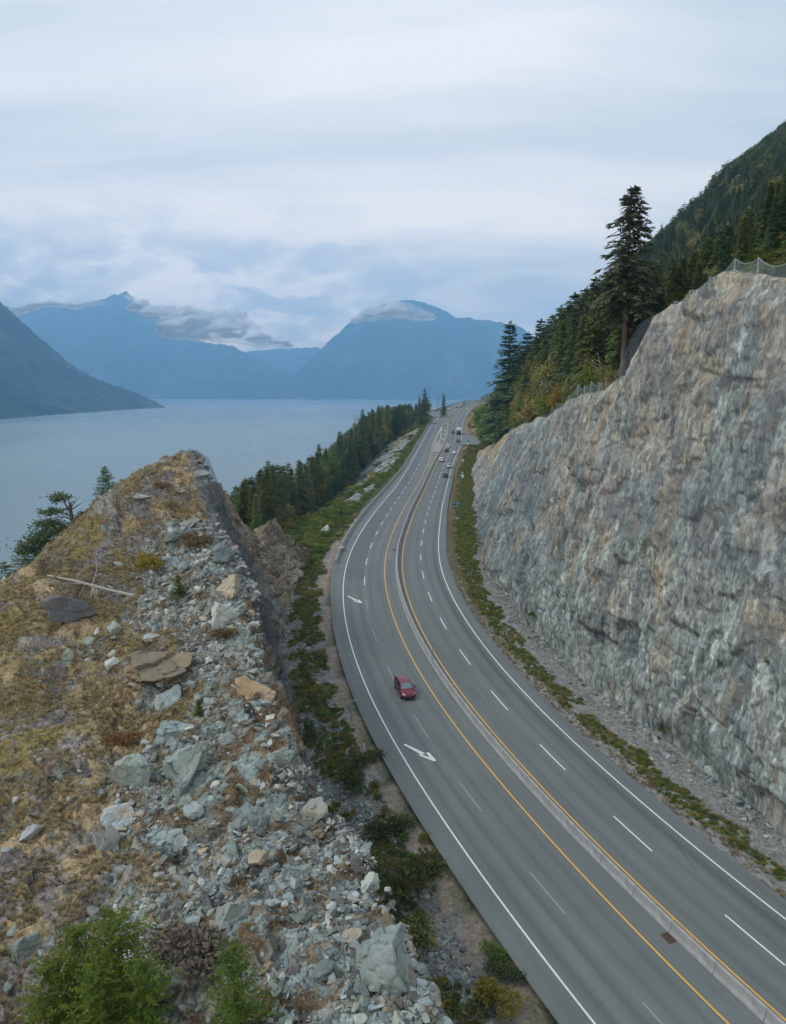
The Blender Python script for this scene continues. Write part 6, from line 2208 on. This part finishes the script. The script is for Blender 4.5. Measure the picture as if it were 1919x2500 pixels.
def make_car(kind, paint, label, Y, off, oncoming=False, group=None, glass=None):
    c = CAR[kind]
    p = rp(np.array(float(Y)), np.array(float(off)), .01)
    a = heading(Y) + (math.pi if oncoming else 0)
    r = empty('car', p, a)
    r.name = {'pickup': 'pickup_truck', 'hatch': 'hatchback_car', 'suv': 'suv_car', 'sedan': 'sedan_car'}[kind]
    i = abs(_yy - Y).argmin()
    pitch = math.atan2(RC[min(i + 3, len(_yy) - 1), 2] - RC[i - 3, 2], np.linalg.norm(RC[min(i + 3, len(_yy) - 1), :2] - RC[i - 3, :2])) * (-1 if oncoming else 1)
    r.rotation_euler = (0, -pitch, a)
    tag(r, label, 'pickup truck' if kind == 'pickup' else 'car', group)
    S = c['st']
    zb = .24 if kind in ('hatch', 'sedan') else .32

    def sect(s):
        x, w, zl, zt, wt = s
        return [(x, w * .90, zb), (x, w, zb + .16), (x, w * 1.0, zl * .98), (x, (w + wt) / 2 if zt - zl > .3 else w * .93, zl + (zt - zl) * .35), (x, wt + .05, zt - .05), (x, wt - .08, zt), (x, 0, zt + .025)]
    V, Fc = [], []
    for s in S:
        h = sect(s)
        if s[3] - s[2] > .3:
            h[3] = (s[0], s[1] * .94, s[2] + .04)
        full = h + [(x, -y, z) for x, y, z in h[-2::-1]]
        V += full
    n = 13
    for k in range(len(S) - 1):
        for j in range(n - 1):
            Fc.append((k * n + j, k * n + j + 1, (k + 1) * n + j + 1, (k + 1) * n + j))
    Fc.append(list(range(n))); Fc.append(list(range((len(S) - 1) * n, len(S) * n))[::-1])
    V += []
    for k in range(len(S) - 1):
        Fc.append((k * n + n - 1, k * n, (k + 1) * n, (k + 1) * n + n - 1))
    me = bpy.data.meshes.new('body')
    me.from_pydata(V, [], [f[::-1] if isinstance(f, list) else f[::-1] for f in Fc])
    me.update()
    bm = bmesh.new(); bm.from_mesh(me); bmesh.ops.recalc_face_normals(bm, faces=bm.faces); bm.to_mesh(me); bm.free()
    body = obj('body', me, paint, r)
    bv = body.modifiers.new('bevel', 'BEVEL'); bv.width = .05; bv.segments = 2; bv.limit_method = 'ANGLE'; bv.angle_limit = R(22)
    me.polygons.foreach_set('use_smooth', np.ones(len(me.polygons), bool))
    gl = glass or M['glass']
    # glass panels, each a thin slab 8 mm proud
    def panel(name, pts, mt, t=.012, inset=.0):
        pts = [Vector(q) for q in pts]
        nr_ = (pts[1] - pts[0]).cross(pts[2] - pts[0]).normalized()
        return MB().slab(pts, nr_ * t).build(name, mt, r)
    a0, a1 = S[c['ws'][0]], S[c['ws'][1]]
    L = lambda u, v, t: tuple(u[k] * (1 - t) + v[k] * t for k in range(5))
    wl, wh = L(a0, a1, .06), L(a0, a1, .92)
    zt = lambda s: s[3] + .022
    panel('windscreen', [(wl[0], -wl[4] + .02, zt(wl) - .01), (wl[0], wl[4] - .02, zt(wl) - .01), (wh[0], wh[4] - .09, zt(wh)), (wh[0], -wh[4] + .09, zt(wh))], M['glass_front'] if kind == 'hatch' else gl, .02)
    b0, b1 = S[c['rw'][0]], S[c['rw'][1]]
    rl, rh = L(b0, b1, .9), L(b0, b1, .10)
    panel('rear_window', [(rl[0] , rl[4] - .04, zt(rl)), (rl[0], -rl[4] + .04, zt(rl)), (rh[0], -rh[4] + .10, zt(rh)), (rh[0], rh[4] - .10, zt(rh))], gl, .02)
    f0, f1 = c['roof']
    for sg in (-1, 1):
        A, B = S[f0], S[f1]
        mid = (A[0] + B[0]) / 2
        def low(x, s): return (x, sg * (s[1] * .945 + .012), s[2] + .07)
        def high(x, s): return (x, sg * (s[4] + .075), s[3] - .10)
        q1 = [low(A[0] + .55, A), low(mid + .04, A), high(mid + .04, A), high(A[0] - .02, A)]
        q2 = [low(mid - .04, A), low(B[0] - .12, B), high(B[0] + .10, B), high(mid - .04, A)]
        for q in (q1, q2):
            if sg > 0: q = q[::-1]
            panel('side_window', q, gl, .015)
    for x in c['ax']:
        for sg in (-1, 1):
            w = S[4][1] - .10
            wh_ = MB().tube([(x, sg * (w - .12), c['wr']), (x, sg * (w + .115), c['wr'])], c['wr'], n=16).build('wheel', M['rubber'], r)
            MB().tube([(x, sg * (w + .08), c['wr']), (x, sg * (w + .125), c['wr'])], c['wr'] * .62, n=10).build('rim', M['chrome'], wh_)
    fx = S[1]
    for sg in (-1, 1):
        q = [(S[0][0] - .02, sg * .46, fx[3] - .16), (S[1][0] - .05, sg * (fx[1] - .06), fx[3] - .10), (S[2][0] + .02, sg * (S[2][1] - .12), S[2][3] + .00), (S[1][0] - .02, sg * .50, fx[3] + .035)]
        if sg < 0: q = q[::-1]
        panel('headlight', q, M['lamp'], .03)
        bx = S[-2]
        MB().box((bx[0] + .0, sg * (bx[1] - .10), bx[2] - .08 + (.2 if kind in ('suv', 'hatch') else -.05)), (.12, .18, .26 if kind != 'sedan' else .16)).build('tail_light', M['tail'], r)
        ms = S[3]
        MB().box((ms[0] - .35, sg * (ms[1] + .10), ms[3] + .06), (.12, .20, .15)).build('wing_mirror', paint, r)
    MB().box((S[0][0] + .0, 0, S[0][3] - .10), (.06, .80, .14)).build('grille', M['plastic'], r)
    MB().box((S[0][0] + .025, 0, S[0][3] - .09), (.05, .13, .08)).build('badge', M['chrome'], r)
    MB().box((S[0][0] - .03, 0, zb + .06), (.16, 1.2, .12)).build('front_bumper', M['plastic'], r)
    MB().box((S[-1][0] + .0, 0, zb + .08), (.14, 1.5, .16)).build('rear_bumper', M['plastic'], r)
    MB().box((S[-1][0] - .06, 0, S[-1][3] - .08), (.03, .34, .15)).build('licence_plate', M['white_paint'], r)
    return r


def build_truck():
    """box truck seen from behind: white panel with red lettering over dark equipment"""
    Y, off = 432, 6.6
    p = rp(np.array(float(Y)), np.array(off), .01)
    i = abs(_yy - Y).argmin(); pitch = math.atan2(RC[i + 3, 2] - RC[i - 3, 2], RC[i + 3, 1] - RC[i - 3, 1])
    r = empty('box_truck', p); r.rotation_euler = (0, -pitch, heading(Y))
    tag(r, 'tall box truck with a white and red panel above its dark rear', 'truck')
    white = car_paint('truck_white', (.72, .72, .72), 0.0); dark = simple('truck_dark', (.035, .035, .045), .6); red = simple('truck_red', (.55, .05, .05), .5)
    MB().box((-.0, 0, 2.35), (7.4, 2.5, 2.7)).build('cargo_box', white, r)
    MB().box((4.7, 0, 1.75), (1.9, 2.3, 2.5), top=(1.4, 2.1)).build('cab', white, r)
    MB().box((5.45, 0, 2.35), (.5, 2.0, .9), top=(.2, 1.9)).build('windscreen', M['glass'], r)
    MB().box((-3.76, 0, 1.45), (.10, 2.5, 1.9)).build('tail_lift', dark, r)
    MB().box((-3.84, 0, 1.75), (.05, 2.1, .14)).build('rail', M['steel'], r)
    for k, y in enumerate((-.62, -.22, .2, .62)):
        MB().box((-3.73, y, 3.05), (.06, .26, .42)).build('letter_mark', red, r)
    MB().box((-3.73, 0, 2.62), (.05, 1.9, .08)).build('stripe', red, r)
    MB().box((0, 0, .85), (8.6, 1.0, .35)).build('chassis', dark, r)
    for x in (4.3, -1.9, -2.95):
        for sg in (-1, 1):
            w = MB().tube([(x, sg * .85, .5), (x, sg * 1.2, .5)], .5, n=14).build('wheel', M['rubber'], r)
            MB().tube([(x, sg * 1.17, .5), (x, sg * 1.22, .5)], .28, n=8).build('rim', M['chrome'], w)
    for sg in (-1, 1):
        MB().box((-3.84, sg * 1.0, .9), (.05, .25, .15)).build('tail_light', M['tail'], r)
        MB().box((5.3, sg * 1.35, 2.3), (.12, .25, .45)).build('wing_mirror', dark, r)


def build_vehicles():
    P = {k: car_paint('paint_' + k, c, mt) for k, (c, mt) in dict(red=((.17, .010, .035), .4), white=((.74, .75, .77), .0), silver=((.50, .48, .52), .4), black=((.02, .018, .022), .3), navy=((.03, .04, .05), .3), plum=((.10, .075, .11), .3), maroon=((.16, .03, .04), .3), pale=((.55, .50, .50), .3), grey=((.2, .22, .24), .4)).items()}
    make_car('hatch', P['red'], 'dark red hatchback driving toward the camera in the left carriageway', 79.6, -5.5, True)
    q = 'cars driving away in the right carriageway'
    make_car('suv', P['black'], 'black suv nearest of the cars driving away', 272.9, 7.0, False, q)
    make_car('pickup', P['silver'], 'silver pickup truck just ahead of the nearest black suv', 298, 7.4, False, q)
    make_car('suv', P['white'], 'white suv in the inner lane beside the silver pickup', 316, 2.95, False, q)
    make_car('sedan', P['white'], 'white car ahead of the silver pickup in the outer lane', 342, 7.2, False, q)
    make_car('suv', P['navy'], 'dark suv ahead of the white suv in the inner lane', 349, 3.0, False, q)
    make_car('suv', P['white'], 'white suv with dark roof at the end of the long median barrier', 364.5, 3.0, False, q)
    make_car('suv', P['plum'], 'dark plum car passing the mouth of the side road', 391.7, 6.8, False, q)
    make_car('suv', P['black'], 'black car beside the tall box truck', 437, 3.1, False, q)
    make_car('sedan', P['white'], 'lone white car furthest away in the right carriageway', 632, 6.5, False, q)
    q = 'cars coming over the crest in the left carriageway'
    make_car('sedan', P['grey'], 'dark grey car nearest of those coming from the crest', 499, -11.1, True, q)
    make_car('sedan', P['maroon'], 'maroon car behind the dark grey oncoming one', 551, -10.8, True, q)
    make_car('pickup', P['white'], 'white van like pickup following the maroon car', 575, -10.4, True, q)
    make_car('sedan', P['white'], 'white car passing the end of the lay-by', 611, -11.0, True, q)
    make_car('suv', P['white'], 'second white car just beyond the lay-by', 637, -10.8, True, q)
    make_car('sedan', P['maroon'], 'dark red car beside the farthest median barrier', 660, -5.7, True, q)
    make_car('sedan', P['pale'], 'pale car highest on the crest of the left carriageway', 711, -5.2, True, q)
    build_truck()


# ------------------------------------------------------------------ signs and posts
def text_mesh(body, size, m, parent, loc, depth=.01):
    cu = bpy.data.curves.new('letter', 'FONT')
    cu.body = body; cu.size = size; cu.extrude = depth; cu.align_x = 'CENTER'; cu.align_y = 'CENTER'
    cu.materials.append(m)
    o = bpy.data.objects.new('letter', cu)
    COL.objects.link(o); o.parent = parent
    o.rotation_euler = (math.pi / 2, 0, 0)
    o.location = loc
    me = bpy.data.meshes.new_from_object(o)
    q = obj('letter', me, None, parent); q.rotation_euler = o.rotation_euler; q.location = loc
    bpy.data.objects.remove(o)
    return q


def sign(label, Y, off, h, panels, post=.05):
    """panels: (z centre, width, height, material, text, text material)"""
    p = rp(np.array(float(Y)), np.array(float(off)), -.4)
    p[2] = float(terrain_z(p[0], p[1]))
    r = empty('road_sign', p, heading(Y) - math.pi / 2)
    tag(r, label, 'road sign')
    MB().tube([(0, .05, -.4), (0, .05, h)], post, n=8).build('post', M['steel'], r)
    for z, w, hh, m, txt, tm in panels:
        MB().box((0, 0, z), (w, .03, hh)).build('sign_panel', m, r)
        if txt:
            text_mesh(txt, hh * .85, tm, r, (0, -.035, z))
    return r


def build_signs():
    blue = simple('sign_blue', (.015, .19, .62), .45); green = simple('sign_green', (.0, .30, .20), .45); white = simple('sign_white', (.82, .82, .80), .5)
    s = sign('blue roadside sign with a white H above a blue arrow tab', 194.7, 12.9, 2.9, [(2.45, .95, .85, blue, 'H', white), (1.75, .62, .5, blue, None, None)])
    MB().slab([(-.16, -.03, 1.62), (0, -.03, 1.92), (.16, -.03, 1.62)][::-1], (0, -.01, 0)).build('arrow_mark', white, s)
    s = sign('green and white route marker sign beside the nearest black suv', 267.6, 13.7, 3.6, [(2.95, 1.15, 1.1, green, None, None), (1.75, 1.0, 1.2, white, None, None)])
    MB().slab([(-.34, -.03, 3.1), (-.2, -.03, 3.36), (.2, -.03, 3.36), (.34, -.03, 3.1), (0, -.03, 2.75)][::-1], (0, -.01, 0)).build('shield_mark', white, s)
    sign('small square white sign on the dry right verge', 310, 12.8, 2.2, [(1.85, .9, .75, white, None, None)])
    s = sign('green and white sign at the near corner of the side road', 374, 12.8, 3.6, [(3.0, 1.2, 1.0, green, None, None), (1.9, .9, 1.0, white, None, None)])
    sign('small green sign at the tip of the far median barrier', 486, .6, 2.4, [(2.0, 1.1, .8, green, None, None)])
    sign('white sign panel beside the lay-by entrance', 632, -16.5, 3.2, [(2.4, 1.0, 1.6, white, None, None)])
    org = simple('marker_orange', (.80, .22, .10), .5)
    sign('small orange marker on the slope beyond the side road', 470, 22, 1.6, [(1.3, .7, .9, org, None, None)])
    # back of a diamond warning sign left of the road, with a leaning white pole
    p = px_ground(858, 1762, -.6)
    r = empty('road_sign', p, heading(71) - math.pi / 2 + .15)
    tag(r, 'grey back of a diamond warning sign on a post in the left ditch', 'road sign')
    MB().tube([(0, 0, -.5), (0, 0, 2.5)], .05).build('post', M['steel'], r)
    MB().slab([(0, .06, 1.0), (.58, .06, 1.6), (0, .06, 2.2), (-.58, .06, 1.6)], (0, -.02, 0)).build('sign_panel', M['steel'], r)
    MB().box((0, 0, 2.45), (1.5, .06, .07)).build('cross_arm', M['steel'], r)
    p = px_ground(803, 1752, -1.2)
    r = empty('leaning_pole', p); tag(r, 'thin white pole leaning out of the ditch beside the diamond sign', 'pole')
    q = Vector(px_ground(838, 1765, -1.2)) - p
    MB().tube([(0, 0, -.2), (q.x * .9, q.y * .9, 1.3)], .045).build('pole', M['white_paint'], r)
    # marker posts: white, black band at the head
    blk = M['plastic']
    for u, v, lab in [(889, 1838, 'white marker post with black head on the left shoulder below the lane arrow'), (1037, 2107, 'white marker post with black head nearest the camera on the left shoulder'), (797, 1391, 'short white marker post near the end of the guard barrier'), (790, 1538, 'leaning white marker post with black head in the upper left ditch'), (0, 0, '')][:4]:
        p = px_ground(u, v, -.35)
        r = empty('marker_post', p); tag(r, lab, 'marker post', 'roadside marker posts')
        r.rotation_euler = (0, -.2 if u == 790 else .03, 0)
        MB().box((0, 0, .55), (.13, .05, 1.3)).build('post', M['white_paint'], r)
        MB().box((0, 0, 1.28), (.135, .055, .28)).build('head', blk, r)
    # steel post carried by the median barrier
    p = Vector(rp(np.array(86.2), np.array(.0), .8))
    r = empty('steel_post', p); tag(r, 'thin steel post with bracket standing on the median barrier', 'post')
    MB().tube([(0, 0, 0), (0, 0, 2.3)], .045).build('post', M['steel'], r)
    MB().box((0, 0, .12), (.34, .30, .10)).build('bracket', M['steel'], r)
    MB().box((0, 0, 2.2), (.03, .62, .16)).build('sign_plate', M['steel'], r)


# ------------------------------------------------------------------ clouds on the mountains
def build_clouds():
    m, g, b, o = new_mat('cloud_vapour')
    b.inputs['Base Color'].default_value = (.98, .98, .98, 1); b.inputs['Roughness'].default_value = 1; b.inputs['Specular IOR Level'].default_value = 0
    tl = g.n('ShaderNodeBsdfTranslucent', {'Color': (.97, .97, .98)})
    nn = g.n('ShaderNodeNewGeometry').outputs['Normal']
    up = g.n('ShaderNodeVectorMath', {0: g.n('ShaderNodeVectorMath', {0: nn, 'Scale': .2}, operation='SCALE').outputs[0], 1: (0, 0, 1)}, operation='ADD').outputs[0]
    un = g.n('ShaderNodeVectorMath', {0: up}, operation='NORMALIZE').outputs[0]
    g.L.new(un, b.inputs['Normal'])
    body = g.n('ShaderNodeMixShader', {0: .35})
    g.L.new(b.outputs[0], body.inputs[1]); g.L.new(tl.outputs[0], body.inputs[2])
    tr = g.n('ShaderNodeBsdfTransparent')
    lw = g.n('ShaderNodeLayerWeight', {'Blend': .5}).outputs['Facing']
    pos = g.n('ShaderNodeNewGeometry').outputs['Position']
    n = g.noise(g.map(pos, (.0035, .002, .007)), 1.0, 2, .5)
    e = g.rng(lw, 1.0, .15)
    dens = g.math('MULTIPLY', g.math('MULTIPLY', e, e), g.rng(n, .3, .55, .5, 1))
    ms = g.n('ShaderNodeMixShader'); g.set(ms.inputs[0], g.math('MULTIPLY', dens, .88))
    g.L.new(tr.outputs[0], ms.inputs[1]); g.L.new(body.outputs[0], ms.inputs[2]); g.L.new(ms.outputs[0], o.inputs[0])

    def cloud(label, path, Y, seed):
        """path: (u, v, radius px) puffs along the bank"""
        r = np.random.default_rng(seed)
        bm = bmesh.new()
        bmesh.ops.create_icosphere(bm, subdivisions=3, radius=1.0)
        S = np.array([q.co[:] for q in bm.verts]); Fs = np.array([[v.index for v in f.verts] for f in bm.faces]); bm.free()
        k = Y / F
        V, Fc = [], []
        path = np.array(path, float)
        t = np.linspace(0, len(path) - 1, len(path) * 7)
        for a in t:
            u, v, w = [np.interp(a, range(len(path)), path[:, q]) for q in range(3)]
            for _ in range(2):
                uu, vv = u + r.normal(0, w * .45), v + r.normal(0, w * .28)
                rad = w * r.uniform(.35, 1.0)
                c = at(uu, vv, Y + r.normal(0, w * k * .4))
                D = S * (1 + .20 * fbm(S * 1.5 + r.uniform(0, 90), 4, seed))[:, None]
                D = D * np.array([rad * 1.35, rad * 1.2, rad * .75]) * k
                D[:, 2] = np.where(D[:, 2] < 0, D[:, 2] * .5, D[:, 2])
                Fc.append(Fs + len(V) * len(S)); V.append(D + c)
        o = obj('cloud', mesh_np('cloud', np.concatenate(V), np.concatenate(Fc), smooth=True), m)
        rm = o.modifiers.new('merge', 'REMESH'); rm.mode = 'VOXEL'; rm.voxel_size = 9.0; rm.use_smooth_shade = True
        sm = o.modifiers.new('soften', 'SMOOTH'); sm.iterations = 40; sm.factor = .7
        tag(o, label, kind='stuff')
    cloud('bright white cloud cap wrapped round the rounded peak', [(862, 787, 9), (890, 778, 20), (930, 769, 30), (975, 765, 32), (1010, 771, 24), (1042, 777, 10)], 5200, 3)
    cloud('cloud bank pouring over the right shoulder of the cloudy range', [(385, 770, 22), (430, 786, 44), (480, 796, 46), (540, 806, 46), (600, 822, 36), (650, 836, 24), (700, 846, 18)], 5400, 5)
    cloud('cloud streak across the highest peak of the cloudy range', [(308, 722, 9), (335, 742, 17), (360, 764, 18), (400, 770, 24), (440, 774, 30)], 5400, 9)
    cloud('thin cloud tufts on the cloudy range at the left', [(20, 765, 16), (70, 750, 14), (120, 742, 11), (170, 750, 17), (240, 738, 12)], 5400, 12)


#@@BUILD
build_sea()
build_terrain()
build_mountains()
build_haze()
build_outcrop()
build_cliff()
build_road()
build_barriers()
build_cliff_nets()
build_outcrop_net()
_bl = build_forest()
build_special_trees()
build_rubble()
build_boulders()
build_outcrop_plants()
build_verges(_bl)
build_vehicles()
build_signs()
build_clouds()
